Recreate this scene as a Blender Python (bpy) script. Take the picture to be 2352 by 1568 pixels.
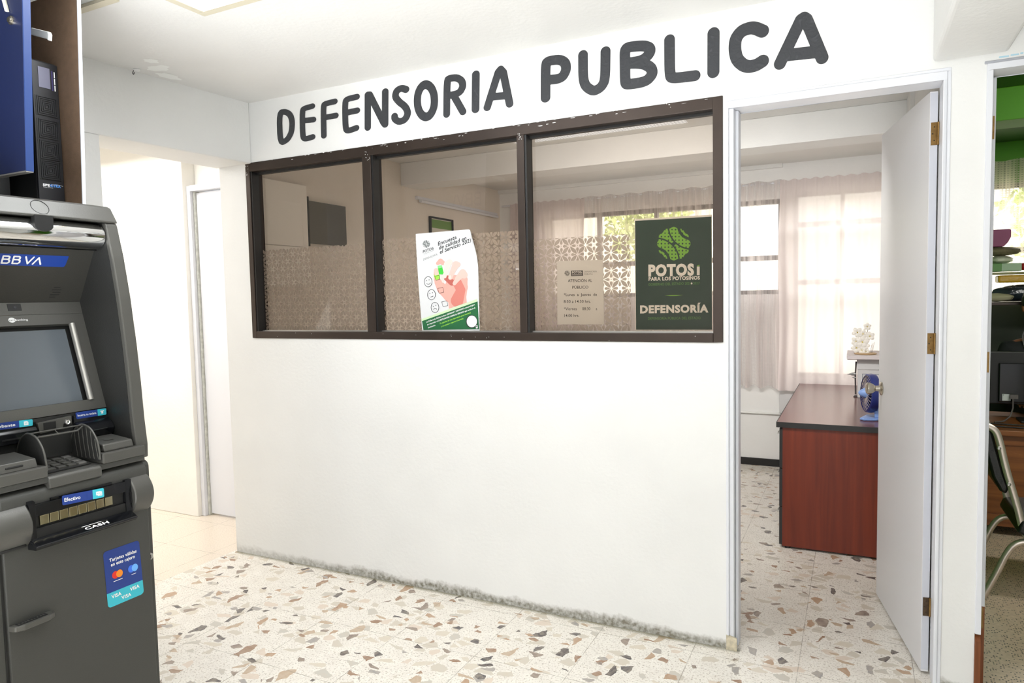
import bpy, bmesh, math, random
import numpy as np
from mathutils import Vector, Matrix

for _o in list(bpy.data.objects):
    bpy.data.objects.remove(_o)
SC = bpy.context.scene
COL = SC.collection
RND = random.Random(7)
PI = math.pi

# ---------------------------------------------------------------- camera
CAM_POS = (3.5356, -2.8469, 1.45)
CAM_YAW, CAM_PITCH, CAM_ROLL = map(math.radians, (-26.33176, -3.6107, -1.18288))
CAM_F = 1594.056
def camera_axes():
    y, p, r = CAM_YAW, CAM_PITCH, CAM_ROLL
    f = Vector((math.sin(y)*math.cos(p), math.cos(y)*math.cos(p), math.sin(p)))
    r0 = Vector((math.cos(y), -math.sin(y), 0)); u0 = r0.cross(f)
    return math.cos(r)*r0 + math.sin(r)*u0, -math.sin(r)*r0 + math.cos(r)*u0, f
_r, _u, _f = camera_axes()
cam_data = bpy.data.cameras.new('camera')
cam_data.sensor_width = 36.0
cam_data.lens = CAM_F/2352*36.0
cam_data.clip_start = 0.05
cam = bpy.data.objects.new('camera', cam_data); COL.objects.link(cam)
M = Matrix((( _r.x, _u.x, -_f.x, CAM_POS[0]), (_r.y, _u.y, -_f.y, CAM_POS[1]), (_r.z, _u.z, -_f.z, CAM_POS[2]), (0, 0, 0, 1)))
cam.matrix_world = M
SC.camera = cam

# ---------------------------------------------------------------- world, lights, exposure
SC.view_settings.view_transform = 'Standard'
SC.view_settings.look = 'None'
SC.view_settings.gamma = 1.0
SC.view_settings.exposure = 0.10
SC.view_settings.use_curve_mapping = False
w = bpy.data.worlds.new('daylight'); SC.world = w; w.use_nodes = True
w.node_tree.nodes['Background'].inputs[0].default_value = (0.955, 0.975, 1.0, 1)
w.node_tree.nodes['Background'].inputs[1].default_value = 0.95
def area_light(name, loc, target, size, power, color=(1, 1, 1), size_y=None, spread=180):
    l = bpy.data.lights.new(name, 'AREA'); l.energy = power; l.color = color
    l.shape = 'RECTANGLE'; l.size = size; l.size_y = size_y or size
    l.spread = math.radians(spread)
    o = bpy.data.objects.new(name, l); COL.objects.link(o)
    o.location = loc
    o.rotation_euler = (Vector(target)-Vector(loc)).to_track_quat('-Z', 'Y').to_euler()
    return o
# added fill light behind the camera, standing in for its flash
area_light('front_fill_light', (3.5, -5.4, 1.6), (2.2, 0, 1.1), 2.4, 27, (0.985, 0.99, 1.0), 1.9)
# unseen fill aimed up at the ceiling, standing in for bounced flash
area_light('ceiling_bounce_fill', (2.5, -3.5, 0.25), (2.15, -2.5, 2.54), 2.4, 115, (0.93, 0.97, 1.0), 1.6, 110)
# skylight of the corridor at the left
area_light('corridor_skylight', (-1.1, -0.45, 2.45), (-1.1, -0.4, 0), 1.6, 44, (1.0, 0.975, 0.95), 1.2)
# daylight at the office window and the green room window
area_light('office_window_daylight', (2.4, 4.5, 3.1), (2.4, 1.0, 0.5), 3.4, 60, (1.0, 0.97, 0.95), 1.2)
area_light('green_room_daylight', (5.2, 4.5, 3.1), (4.9, 1.0, 0.5), 2.2, 160, (1.0, 0.98, 0.92), 1.2)
area_light('office_fill_light', (2.6, 0.30, 2.1), (2.2, 2.9, 0.4), 1.6, 21, (1.0, 0.98, 0.95), 0.2, 120)  # added fill, no lamp hangs here; brightens the beam and the back of the office
area_light('green_room_fill', (5.0, 0.30, 2.2), (4.7, 2.8, 0.7), 1.2, 11, (1.0, 0.98, 0.92), 0.2, 130)  # added fill inside the doorway, lifts the green beam and walls

sun = bpy.data.lights.new('sun', 'SUN'); sun.energy = 11; sun.angle = math.radians(0.6); sun.color = (1.0, 0.97, 0.92)
sun_o = bpy.data.objects.new('sun', sun); COL.objects.link(sun_o); sun_o.rotation_euler = Vector((-0.55, 0.50, -0.67)).to_track_quat('-Z', 'Y').to_euler()

# ---------------------------------------------------------------- materials
def S(c):
    return tuple(((v/255)/12.92 if v/255 <= 0.04045 else ((v/255+0.055)/1.055)**2.4) for v in c[:3]) + (1.0,)
MATS = {}
def mat(name, rgb, rough=0.6, metal=0.0, bump=0.0, bscale=60, noise=0.0, nscale=6, spec=0.5, emit=0.0, alpha=1.0, coat=0.0):
    if name in MATS: return MATS[name]
    m = bpy.data.materials.new(name); m.use_nodes = True
    nt = m.node_tree; b = nt.nodes['Principled BSDF']
    b.inputs['Base Color'].default_value = S(rgb)
    b.inputs['Roughness'].default_value = rough
    b.inputs['Metallic'].default_value = metal
    b.inputs['Specular IOR Level'].default_value = spec
    b.inputs['Coat Weight'].default_value = coat
    if emit:
        b.inputs['Emission Color'].default_value = S(rgb); b.inputs['Emission Strength'].default_value = emit
    tc = nt.nodes.new('ShaderNodeTexCoord')
    if noise:
        n = nt.nodes.new('ShaderNodeTexNoise'); n.inputs['Scale'].default_value = nscale; n.inputs['Detail'].default_value = 5
        nt.links.new(tc.outputs['Object'], n.inputs['Vector'])
        r = nt.nodes.new('ShaderNodeMapRange'); r.inputs[1].default_value = 0.3; r.inputs[2].default_value = 0.7
        r.inputs[3].default_value = 1-noise; r.inputs[4].default_value = 1+noise*0.4
        nt.links.new(n.outputs['Fac'], r.inputs[0])
        mx = nt.nodes.new('ShaderNodeMix'); mx.data_type = 'RGBA'; mx.blend_type = 'MULTIPLY'; mx.inputs[0].default_value = 1
        mx.inputs[6].default_value = S(rgb); nt.links.new(r.outputs[0], mx.inputs[7])
        nt.links.new(mx.outputs[2], b.inputs['Base Color'])
    if bump:
        n = nt.nodes.new('ShaderNodeTexNoise'); n.inputs['Scale'].default_value = bscale; n.inputs['Detail'].default_value = 4
        nt.links.new(tc.outputs['Object'], n.inputs['Vector'])
        bp = nt.nodes.new('ShaderNodeBump'); bp.inputs['Strength'].default_value = bump; bp.inputs['Distance'].default_value = 0.01
        nt.links.new(n.outputs['Fac'], bp.inputs['Height']); nt.links.new(bp.outputs[0], b.inputs['Normal'])
    MATS[name] = m
    return m

class NT:
    "small helper for node graphs"
    def __init__(s, name):
        s.m = bpy.data.materials.new(name); s.m.use_nodes = True; MATS[name] = s.m
        s.nt = s.m.node_tree; s.b = s.nt.nodes['Principled BSDF']; s.out = s.nt.nodes['Material Output']
    def n(s, t, **kw):
        o = s.nt.nodes.new('ShaderNode'+t)
        for k, v in kw.items():
            if k.startswith('i'):
                key = k[1:]; o.inputs[int(key) if key.isdigit() else key].default_value = v
            else: setattr(o, k, v)
        return o
    def l(s, a, b): s.nt.links.new(a, b)
    def math(s, op, a, b=None, c=None):
        o = s.n('Math', operation=op)
        for i, v in enumerate((a, b, c)):
            if v is None: continue
            if isinstance(v, (int, float)): o.inputs[i].default_value = v
            else: s.l(v, o.inputs[i])
        return o.outputs[0]
    def mix(s, f, a, b, mode='MIX'):
        o = s.n('Mix', data_type='RGBA', blend_type=mode)
        for i, v in ((0, f), (6, a), (7, b)):
            if isinstance(v, (int, float, tuple)): o.inputs[i].default_value = v
            else: s.l(v, o.inputs[i])
        return o.outputs[2]
    def ramp(s, x, a, b, lo=0.0, hi=1.0):
        o = s.n('MapRange'); o.inputs[1].default_value = a; o.inputs[2].default_value = b
        o.inputs[3].default_value = lo; o.inputs[4].default_value = hi; s.l(x, o.inputs[0]); return o.outputs[0]

def plaster(name, rgb, dirt=0.0, dirt_h=0.05):
    "painted plaster with faint unevenness, and mould creeping up from the floor"
    t = NT(name); tc = t.n('TexCoord'); sep = t.n('SeparateXYZ'); t.l(tc.outputs['Object'], sep.inputs[0])
    n1 = t.n('TexNoise', iScale=2.2, iDetail=4.0); t.l(tc.outputs['Object'], n1.inputs['Vector'])
    n2 = t.n('TexNoise', iScale=55.0, iDetail=6.0); t.l(tc.outputs['Object'], n2.inputs['Vector'])
    base = t.mix(t.ramp(n1.outputs['Fac'], 0.3, 0.7), S(rgb), S(tuple(v*0.975 for v in rgb)))
    if dirt:
        n3 = t.n('TexNoise', iScale=7.0, iDetail=8.0, iRoughness=0.7); t.l(tc.outputs['Object'], n3.inputs['Vector'])
        h = t.math('ADD', sep.outputs[2], t.math('MULTIPLY', t.math('SUBTRACT', n3.outputs['Fac'], 0.5), -0.10))
        x = t.ramp(sep.outputs[0], 0.3, 1.4, 0.3, 1.0)
        f = t.math('MULTIPLY', t.ramp(h, dirt_h, dirt_h*0.45), t.ramp(n2.outputs['Fac'], 0.3, 0.62, 0.35, 1.0))
        f = t.math('MULTIPLY', t.math('MULTIPLY', f, x), dirt)
        base = t.mix(f, base, S((124, 119, 104)))
        # scuffs
        n4 = t.n('TexNoise', iScale=9.0, iDetail=10.0, iRoughness=0.75); t.l(tc.outputs['Object'], n4.inputs['Vector'])
        sc = t.math('MULTIPLY', t.ramp(n4.outputs['Fac'], 0.70, 0.74), t.ramp(sep.outputs[2], 0.62, 0.25))
        base = t.mix(t.math('MULTIPLY', sc, 0.4), base, S((150, 145, 140)))
    t.l(base, t.b.inputs['Base Color']); t.b.inputs['Roughness'].default_value = 0.55
    t.b.inputs['Specular IOR Level'].default_value = 0.3
    bp = t.n('Bump', iStrength=0.12, iDistance=0.01)
    t.l(t.math('ADD', n2.outputs['Fac'], t.math('MULTIPLY', n1.outputs['Fac'], 3.0)), bp.inputs['Height'])
    t.l(bp.outputs[0], t.b.inputs['Normal'])
    return t.m

def terrazzo():
    t = NT('terrazzo'); tc = t.n('TexCoord'); P = tc.outputs['Object']
    sep = t.n('SeparateXYZ'); t.l(P, sep.inputs[0])
    col = S((234, 229, 219))
    # pale matrix with fine crushed marble
    n0 = t.n('TexNoise', iScale=16.0, iDetail=6.0); t.l(P, n0.inputs['Vector'])
    base = t.mix(t.ramp(n0.outputs['Fac'], 0.35, 0.65), col, S((226, 220, 210)))
    nf = t.n('TexNoise', iScale=130.0, iDetail=3.0, iRoughness=0.6); t.l(P, nf.inputs['Vector'])
    base = t.mix(t.ramp(nf.outputs['Fac'], 0.54, 0.66, 0, 0.85), base, S((172, 160, 145)))
    nf2 = t.n('TexNoise', iScale=95.0, iDetail=4.0); t.l(P, nf2.inputs['Vector'])
    base = t.mix(t.ramp(nf2.outputs['Fac'], 0.64, 0.68, 0, 0.6), base, S((120, 112, 104)))
    base = t.mix(t.ramp(nf2.outputs['Fac'], 0.38, 0.32, 0, 0.8), base, S((242, 240, 233)))
    sharp = base
    def layer(base, scale, off, rot, lo, thr, stops, sx=1.0, sy=1.0, dens=0.5):
        mp = t.n('Mapping'); mp.inputs['Location'].default_value = off; mp.inputs['Rotation'].default_value = (0, 0, rot)
        mp.inputs['Scale'].default_value = (sx, sy, 1)
        wn = t.n('TexNoise', iScale=26.0, iDetail=3.0); t.l(P, wn.inputs['Vector'])
        dv = t.n('VectorMath', operation='MULTIPLY_ADD'); t.l(wn.outputs['Color'], dv.inputs[0])
        dv.inputs[1].default_value = (0.022, 0.022, 0); t.l(P, dv.inputs[2])
        t.l(dv.outputs[0], mp.inputs['Vector'])
        ve = t.n('TexVoronoi', voronoi_dimensions='2D', feature='DISTANCE_TO_EDGE', iScale=scale)
        vc = t.n('TexVoronoi', voronoi_dimensions='2D', feature='F1', iScale=scale)
        t.l(mp.outputs[0], ve.inputs['Vector']); t.l(mp.outputs[0], vc.inputs['Vector'])
        sc = t.n('SeparateColor'); t.l(vc.outputs['Color'], sc.inputs[0])
        th = t.ramp(sc.outputs[1], 0, 1, lo, thr)
        d = t.math('SUBTRACT', ve.outputs['Distance'], th)
        on = t.math('LESS_THAN', sc.outputs[0], dens)
        f = t.math('MULTIPLY', t.ramp(d, 0.0, 0.012), on)
        cr = t.n('ValToRGB'); cr.color_ramp.interpolation = 'CONSTANT'
        e = cr.color_ramp.elements; e[0].position = 0; e[0].color = S(stops[0][1])
        e[1].position = stops[1][0]; e[1].color = S(stops[1][1])
        for p, c in stops[2:]:
            q = e.new(p); q.color = S(c)
        t.l(sc.outputs[2], cr.inputs[0])
        vn = t.n('TexNoise', iScale=20.0, iDetail=5.0, iDistortion=1.5); t.l(mp.outputs[0], vn.inputs['Vector'])
        cc = t.mix(t.ramp(vn.outputs['Fac'], 0.3, 0.75, 0, 0.45), cr.outputs[0], S((206, 190, 170)), 'MIX')
        return t.mix(f, base, cc)
    pale = ((0, (205, 198, 184)), (0.3, (214, 206, 190)), (0.6, (196, 192, 182)), (0.8, (219, 205, 190)))
    big = ((0, (82, 80, 84)), (0.17, (70, 66, 70)), (0.27, (150, 118, 96)), (0.42, (176, 145, 118)), (0.58, (136, 122, 114)), (0.72, (186, 164, 140)), (0.86, (160, 156, 152)))
    base = layer(base, 15.0, (3.3, 1.7, 0), 0.4, 0.06, 0.24, pale, 1.0, 1.35, 0.30)
    base = layer(base, 14.5, (0.7, 5.1, 0), -0.5, 0.10, 0.26, big, 1.45, 0.95, 0.125)
    base = layer(base, 18.0, (9.2, 2.1, 0), 0.9, 0.12, 0.28, big, 1.0, 1.6, 0.14)
    # corridor tiles with only fine chips
    nc = t.n('TexVoronoi', voronoi_dimensions='2D', feature='F1', iScale=85.0); t.l(P, nc.inputs['Vector'])
    cor = t.mix(t.ramp(nc.outputs['Distance'], 0.30, 0.2, 0, 0.35), S((226, 214, 198)), S((194, 178, 160)))
    base = t.mix(t.math('LESS_THAN', sep.outputs[0], 0.278), base, cor)
    # joints
    def joint(c, o, s):
        u = t.math('SUBTRACT', c, o); u = t.math('DIVIDE', u, s); u = t.math('ADD', u, 100.5)
        u = t.math('FRACT', u); return t.math('ABSOLUTE', t.math('SUBTRACT', u, 0.5))
    jx = joint(sep.outputs[0], 2.955, 0.3965); jy = joint(sep.outputs[1], -0.08, 0.3965)
    j = t.math('MINIMUM', jx, jy)
    nj = t.n('TexNoise', iScale=14.0, iDetail=4.0); t.l(P, nj.inputs['Vector'])
    base = t.mix(t.math('MULTIPLY', t.ramp(j, 0.006, 0.002), t.ramp(nj.outputs['Fac'], 0.35, 0.6, 0.15, 0.75)), base, S((138, 130, 116)))
    # grime along the partition
    nd = t.n('TexNoise', iScale=6.0, iDetail=8.0, iRoughness=0.7); t.l(P, nd.inputs['Vector'])
    dd = t.math('ADD', t.math('ABSOLUTE', t.math('ADD', sep.outputs[1], 0.0)), t.math('MULTIPLY', nd.outputs['Fac'], 0.05))
    rng = t.math('MULTIPLY', t.math('LESS_THAN', sep.outputs[0], 3.13), t.math('GREATER_THAN', sep.outputs[0], 0.3))
    base = t.mix(t.math('MULTIPLY', t.ramp(dd, 0.055, 0.028, 0, 0.75), rng), base, S((110, 106, 78)))
    t.l(base, t.b.inputs['Base Color'])
    t.b.inputs['Roughness'].default_value = 0.22; t.b.inputs['Specular IOR Level'].default_value = 0.35
    return t.m

def speckle():
    t = NT('speckled_floor'); tc = t.n('TexCoord'); P = tc.outputs['Object']
    v = t.n('TexVoronoi', voronoi_dimensions='2D', feature='F1', iScale=105.0); t.l(P, v.inputs['Vector'])
    sc = t.n('SeparateColor'); t.l(v.outputs['Color'], sc.inputs[0])
    f = t.math('MULTIPLY', t.ramp(v.outputs['Distance'], 0.34, 0.26), t.math('LESS_THAN', sc.outputs[0], 0.3))
    n0 = t.n('TexNoise', iScale=60.0, iDetail=5.0); t.l(P, n0.inputs['Vector'])
    base = t.mix(t.ramp(n0.outputs['Fac'], 0.35, 0.65), S((244, 222, 196)), S((226, 204, 176)))
    base = t.mix(f, base, S((70, 62, 44)))
    t.l(base, t.b.inputs['Base Color']); t.b.inputs['Roughness'].default_value = 0.35
    return t.m

def wood(name, a, b, axis=2, scale=3.0, rough=0.4):
    t = NT(name); tc = t.n('TexCoord'); mp = t.n('Mapping')
    s = [28.0, 28.0, 28.0]; s[axis] = 1.2; mp.inputs['Scale'].default_value = s
    t.l(tc.outputs['Object'], mp.inputs['Vector'])
    n = t.n('TexNoise', iScale=scale*0.4, iDetail=6.0, iDistortion=0.6); t.l(mp.outputs[0], n.inputs['Vector'])
    c = t.mix(t.ramp(n.outputs['Fac'], 0.3, 0.7), S(a), S(b))
    t.l(c, t.b.inputs['Base Color']); t.b.inputs['Roughness'].default_value = rough
    return t.m

def sheer(name, rgb, dens, translucent=0.5, grid=0.0):
    "curtain cloth: diffuse + translucent threads, gaps between them let the view through"
    t = NT(name); nt = t.nt
    d = t.n('BsdfDiffuse'); d.inputs['Color'].default_value = S(rgb)
    tr = t.n('BsdfTranslucent'); tr.inputs['Color'].default_value = S(rgb)
    m1 = t.n('MixShader'); m1.inputs[0].default_value = translucent; t.l(d.outputs[0], m1.inputs[1]); t.l(tr.outputs[0], m1.inputs[2])
    tp = t.n('BsdfTransparent'); m2 = t.n('MixShader')
    m2.inputs[0].default_value = dens
    if grid:
        tc = t.n('TexCoord'); sep = t.n('SeparateXYZ'); t.l(tc.outputs['Object'], sep.inputs[0])
        sx = t.math('SINE', t.math('MULTIPLY', sep.outputs[0], 2*PI/grid))
        sz = t.math('SINE', t.math('MULTIPLY', sep.outputs[2], 2*PI/(grid*0.8)))
        nn = t.n('TexNoise', iScale=9.0, iDetail=2.0)
        mp = t.n('Mapping'); mp.inputs['Scale'].default_value = (3, 1, 0.1); t.l(tc.outputs['Object'], mp.inputs['Vector']); t.l(mp.outputs[0], nn.inputs['Vector'])
        f = t.math('ADD', t.math('MULTIPLY', t.math('MAXIMUM', sx, sz), 0.18), dens)
        f = t.math('ADD', f, t.ramp(nn.outputs['Fac'], 0.35, 0.65, -0.25, 0.2))
        c = t.n('Clamp'); t.l(f, c.inputs[0]); t.l(c.outputs[0], m2.inputs[0])
    t.l(tp.outputs[0], m2.inputs[1]); t.l(m1.outputs[0], m2.inputs[2]); t.l(m2.outputs[0], t.out.inputs[0])
    return t.m

def glass(name, tint, refl=1.0, ior=1.5):
    "thin pane: tinted see-through plus a Fresnel mirror reflection"
    t = NT(name)
    tp = t.n('BsdfTransparent'); tp.inputs['Color'].default_value = tint
    g = t.n('BsdfGlossy'); g.inputs['Roughness'].default_value = 0.0; g.inputs['Color'].default_value = (refl, refl, refl, 1)
    fr = t.n('Fresnel'); fr.inputs['IOR'].default_value = ior
    mx = t.n('MixShader'); t.l(fr.outputs[0], mx.inputs[0]); t.l(tp.outputs[0], mx.inputs[1]); t.l(g.outputs[0], mx.inputs[2])
    t.l(mx.outputs[0], t.out.inputs[0])
    return t.m

# ---------------------------------------------------------------- mesh helpers
class MB:
    def __init__(s): s.v, s.f, s.m, s.mats = [], [], [], []
    def mi(s, m):
        if m not in s.mats: s.mats.append(m)
        return s.mats.index(m)
    def add(s, vs, fs, m):
        b = len(s.v); s.v += [tuple(map(float, p)) for p in vs]; k = s.mi(m)
        for f in fs: s.f.append([b+i for i in f]); s.m.append(k)
        return s
    def box(s, x0, x1, y0, y1, z0, z1, m):
        vs = [(x, y, z) for z in (z0, z1) for y in (y0, y1) for x in (x0, x1)]
        return s.add(vs, [(0, 2, 3, 1), (4, 5, 7, 6), (0, 1, 5, 4), (2, 6, 7, 3), (0, 4, 6, 2), (1, 3, 7, 5)], m)
    def obox(s, c, ax, ay, az, m):
        "oriented box: centre and three half-axis vectors"
        c, ax, ay, az = map(Vector, (c, ax, ay, az))
        vs = [c+i*ax+j*ay+k*az for k in (-1, 1) for j in (-1, 1) for i in (-1, 1)]
        return s.add(vs, [(0, 2, 3, 1), (4, 5, 7, 6), (0, 1, 5, 4), (2, 6, 7, 3), (0, 4, 6, 2), (1, 3, 7, 5)], m)
    def prism(s, prof, axis, a, b, m):
        "extrude a 2D profile along axis; profile coords are the two other axes in order"
        n = len(prof)
        def P(p, t):
            q = [p[0], p[1]]; q.insert(axis, t); return q
        vs = [P(p, a) for p in prof]+[P(p, b) for p in prof]
        fs = [list(range(n))[::-1], list(range(n, 2*n))]+[(i, (i+1) % n, n+(i+1) % n, n+i) for i in range(n)]
        return s.add(vs, fs, m)
    def tube(s, pts, r, m, n=10, flat=None, cap=True):
        pts = [Vector(p) for p in pts]; N = len(pts)
        rs = r if isinstance(r, (list, tuple)) else [r]*N
        t0 = (pts[1]-pts[0]).normalized()
        ref = Vector((0, 0, 1)) if abs(t0.z) < 0.9 else Vector((1, 0, 0))
        u = t0.cross(ref).normalized(); vs = []
        for i, p in enumerate(pts):
            t = (pts[min(i+1, N-1)]-pts[max(i-1, 0)]).normalized()
            u = (u-t*u.dot(t)).normalized(); v = t.cross(u)
            for k in range(n):
                a = 2*PI*k/n; vs.append(p+(u*math.cos(a)*(flat or 1)+v*math.sin(a))*rs[i])
        fs = [(i*n+k, i*n+(k+1) % n, (i+1)*n+(k+1) % n, (i+1)*n+k) for i in range(N-1) for k in range(n)]
        if cap: fs += [list(range(n))[::-1], list(range((N-1)*n, N*n))]
        return s.add(vs, fs, m)
    def lathe(s, prof, c, ax, m, n=24):
        "revolve (radius, height) profile round axis ax from centre c"
        c = Vector(c); ax = Vector(ax).normalized()
        ref = Vector((0, 0, 1)) if abs(ax.z) < 0.9 else Vector((1, 0, 0))
        u = ax.cross(ref).normalized(); v = ax.cross(u); vs = []
        for r, h in prof:
            for k in range(n):
                a = 2*PI*k/n; vs.append(c+ax*h+(u*math.cos(a)+v*math.sin(a))*r)
        N = len(prof)
        fs = [(i*n+k, i*n+(k+1) % n, (i+1)*n+(k+1) % n, (i+1)*n+k) for i in range(N-1) for k in range(n)]
        if prof[0][0] > 1e-4: fs.append(list(range(n))[::-1])
        if prof[-1][0] > 1e-4: fs.append(list(range((N-1)*n, N*n)))
        return s.add(vs, fs, m)
    def blob(s, c, r, m, n=10, seed=0, amp=0.12):
        rr = random.Random(seed); c = Vector(c); vs = []; k1, k2, k3 = [rr.uniform(2, 6) for _ in range(3)]
        for i in range(n+1):
            th = PI*i/n
            for j in range(2*n):
                ph = PI*j/n; d = Vector((math.sin(th)*math.cos(ph), math.sin(th)*math.sin(ph), math.cos(th)))
                a = 1+amp*(math.sin(k1*d.x*2+k2)+math.sin(k2*d.y*2+k3)+math.sin(k3*d.z*3+k1))*(0.5)
                vs.append(c+Vector((d.x*r[0], d.y*r[1], d.z*r[2]))*a)
        w2 = 2*n
        fs = [(i*w2+j, i*w2+(j+1) % w2, (i+1)*w2+(j+1) % w2, (i+1)*w2+j) for i in range(n) for j in range(w2)]
        return s.add(vs, fs, m)
    def grid(s, fn, nu, nv, m):
        vs = [fn(i/nu, j/nv) for j in range(nv+1) for i in range(nu+1)]
        fs = [(j*(nu+1)+i, j*(nu+1)+i+1, (j+1)*(nu+1)+i+1, (j+1)*(nu+1)+i) for j in range(nv) for i in range(nu)]
        return s.add(vs, fs, m)
    def build(s, name, parent=None, bevel=0.0, smooth=False, seg=2, fix=True, solid=0.0, **props):
        me = bpy.data.meshes.new(name)
        org = ROOT.get(parent.name, Vector((0, 0, 0))) if parent else Vector((0, 0, 0))
        me.from_pydata([(p[0]-org.x, p[1]-org.y, p[2]-org.z) for p in s.v], [], s.f)
        for m in s.mats: me.materials.append(m)
        me.polygons.foreach_set('material_index', s.m)
        if fix:
            bm = bmesh.new(); bm.from_mesh(me)
            bmesh.ops.remove_doubles(bm, verts=bm.verts, dist=1e-6)
            bmesh.ops.recalc_face_normals(bm, faces=bm.faces); bm.to_mesh(me); bm.free()
        if smooth:
            me.polygons.foreach_set('use_smooth', [True]*len(me.polygons))
            if smooth != 'all': me.set_sharp_from_angle(angle=math.radians(40))
        me.update()
        o = bpy.data.objects.new(name, me); COL.objects.link(o)
        if parent: o.parent = parent; ROOT[o.name] = org
        if solid:
            q = o.modifiers.new('thickness', 'SOLIDIFY'); q.thickness = solid; q.offset = 0
        if bevel:
            q = o.modifiers.new('edges', 'BEVEL'); q.width = bevel; q.segments = seg; q.limit_method = 'ANGLE'; q.angle_limit = math.radians(35)
            q.harden_normals = False
        for k, v in props.items(): o[k] = v
        return o
ROOT = {}
def thing(name, loc, label, category, group=None, kind=None):
    o = bpy.data.objects.new(name, None); COL.objects.link(o); o.location = loc
    o.empty_display_size = 0.1
    ROOT[o.name] = Vector(loc); o['label'] = label; o['category'] = category
    if group: o['group'] = group
    if kind: o['kind'] = kind
    return o
def tag(o, label, category, group=None, kind=None):
    o['label'] = label; o['category'] = category
    if group: o['group'] = group
    if kind: o['kind'] = kind
    return o
def structure(o, label=None):
    o['kind'] = 'structure'
    if label: o['label'] = label
    return o

# ---- printed matter: a homography from drawing coordinates to a real sheet
def homography(src, dst):
    A = []
    for (x, y), (u, v) in zip(src, dst):
        A.append([x, y, 1, 0, 0, 0, -u*x, -u*y]); A.append([0, 0, 0, x, y, 1, -v*x, -v*y])
    h = np.linalg.solve(np.array(A, float), np.array([c for p in dst for c in p], float))
    return np.append(h, 1).reshape(3, 3)
class Sheet:
    "draws flat shapes on a plane; place(u, v, lift) gives the 3D point"
    def __init__(s, mb, src, dst, place): s.mb, s.H, s.place = mb, homography(src, dst), place; s.k = 0
    def p(s, x, y, lift):
        q = s.H @ np.array([x, y, 1.0]); return s.place(q[0]/q[2], q[1]/q[2], lift)
    def poly(s, pts, m, lift): s.mb.add([s.p(x, y, lift) for x, y in pts], [list(range(len(pts)))], m)
    def disc(s, cx, cy, rx, ry, m, lift, n=28): s.poly([(cx+rx*math.cos(2*PI*i/n), cy+ry*math.sin(2*PI*i/n)) for i in range(n)], m, lift)
    def line(s, pts, wd, m, lift, closed=False):
        "polyline of constant width"
        pts = [Vector((a, b)) for a, b in pts]; n = len(pts); L, R = [], []
        for i, p in enumerate(pts):
            a = pts[(i-1) % n] if (closed or i > 0) else p; b = pts[(i+1) % n] if (closed or i < n-1) else p
            t = (b-a).normalized(); nn = Vector((-t.y, t.x))*wd/2; L.append(p+nn); R.append(p-nn)
        k = n if closed else n-1
        for i in range(k):
            j = (i+1) % n; s.poly([L[i], L[j], R[j], R[i]], m, lift)
    def ring(s, cx, cy, rx, ry, wd, m, lift, a0=0, a1=360, n=28):
        pts = [(cx+rx*math.cos(math.radians(a0+(a1-a0)*i/n)), cy+ry*math.sin(math.radians(a0+(a1-a0)*i/n))) for i in range(n+1)]
        s.line(pts, wd, m, lift)
    def text(s, st, p0, p1, h, m, lift, bold=0.0, up=(0, -1)):
        "text whose baseline runs from p0 to p1, capitals h high"
        V, F, x0, x1 = glyphs(st, bold)
        W = x1-x0; cap = CAPH
        d = (p1[0]-p0[0], p1[1]-p0[1])
        vs = [(p0[0]+d[0]*(x-x0)/W+up[0]*h*y/cap, p0[1]+d[1]*(x-x0)/W+up[1]*h*y/cap) for x, y in V]
        s.mb.add([s.p(x, y, lift) for x, y in vs], F, m)
    def field(s, fn, x0, x1, y0, y1, n, m, lift):
        V, F = march(fn, x0, x1, y0, y1, n)
        if F: s.mb.add([s.p(x, y, lift) for x, y in V], F, m)
_G = {}
def glyphs(st, bold=0.0):
    if (st, bold) in _G: return _G[(st, bold)]
    c = bpy.data.curves.new('g', 'FONT'); c.body = st; c.offset = bold; c.resolution_u = 3
    if bold: c.space_character = 1.0+bold*2.2
    o = bpy.data.objects.new('g', c); COL.objects.link(o)
    dg = bpy.context.evaluated_depsgraph_get(); me = o.evaluated_get(dg).to_mesh()
    V = [(v.co.x, v.co.y) for v in me.vertices]; F = [list(p.vertices) for p in me.polygons]
    o.evaluated_get(dg).to_mesh_clear(); bpy.data.objects.remove(o); bpy.data.curves.remove(c)
    r = (V, F, min(v[0] for v in V), max(v[0] for v in V)); _G[(st, bold)] = r
    return r
CAPH = 0.7
CAPH = max(v[1] for v in glyphs('H')[0])
def march(fn, x0, x1, y0, y1, n):
    "filled region fn<0 as a mesh (marching squares)"
    nx = n; ny = max(4, int(n*abs((y1-y0)/(x1-x0)))); X = np.linspace(x0, x1, nx+1); Y = np.linspace(y0, y1, ny+1)
    GX, GY = np.meshgrid(X, Y); D = fn(GX, GY); V, F, cache = [], [], {}
    def vert(key, p):
        if key not in cache: cache[key] = len(V); V.append(p)
        return cache[key]
    def cross(i, j, k, l):
        a, b = D[j, i], D[l, k]; t = a/(a-b)
        return vert(('e', min((i, j), (k, l)), max((i, j), (k, l))), (X[i]+(X[k]-X[i])*t, Y[j]+(Y[l]-Y[j])*t))
    for j in range(ny):
        for i in range(nx):
            c = [(i, j), (i+1, j), (i+1, j+1), (i, j+1)]; s = [D[b, a] < 0 for a, b in c]
            if not any(s): continue
            poly = []
            for k in range(4):
                a, b = c[k], c[(k+1) % 4]
                if s[k]: poly.append(vert(('v',)+a, (X[a[0]], Y[a[1]])))
                if s[k] != s[(k+1) % 4]: poly.append(cross(*a, *b))
            if len(poly) > 2: F.append(poly)
    return V, F
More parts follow.
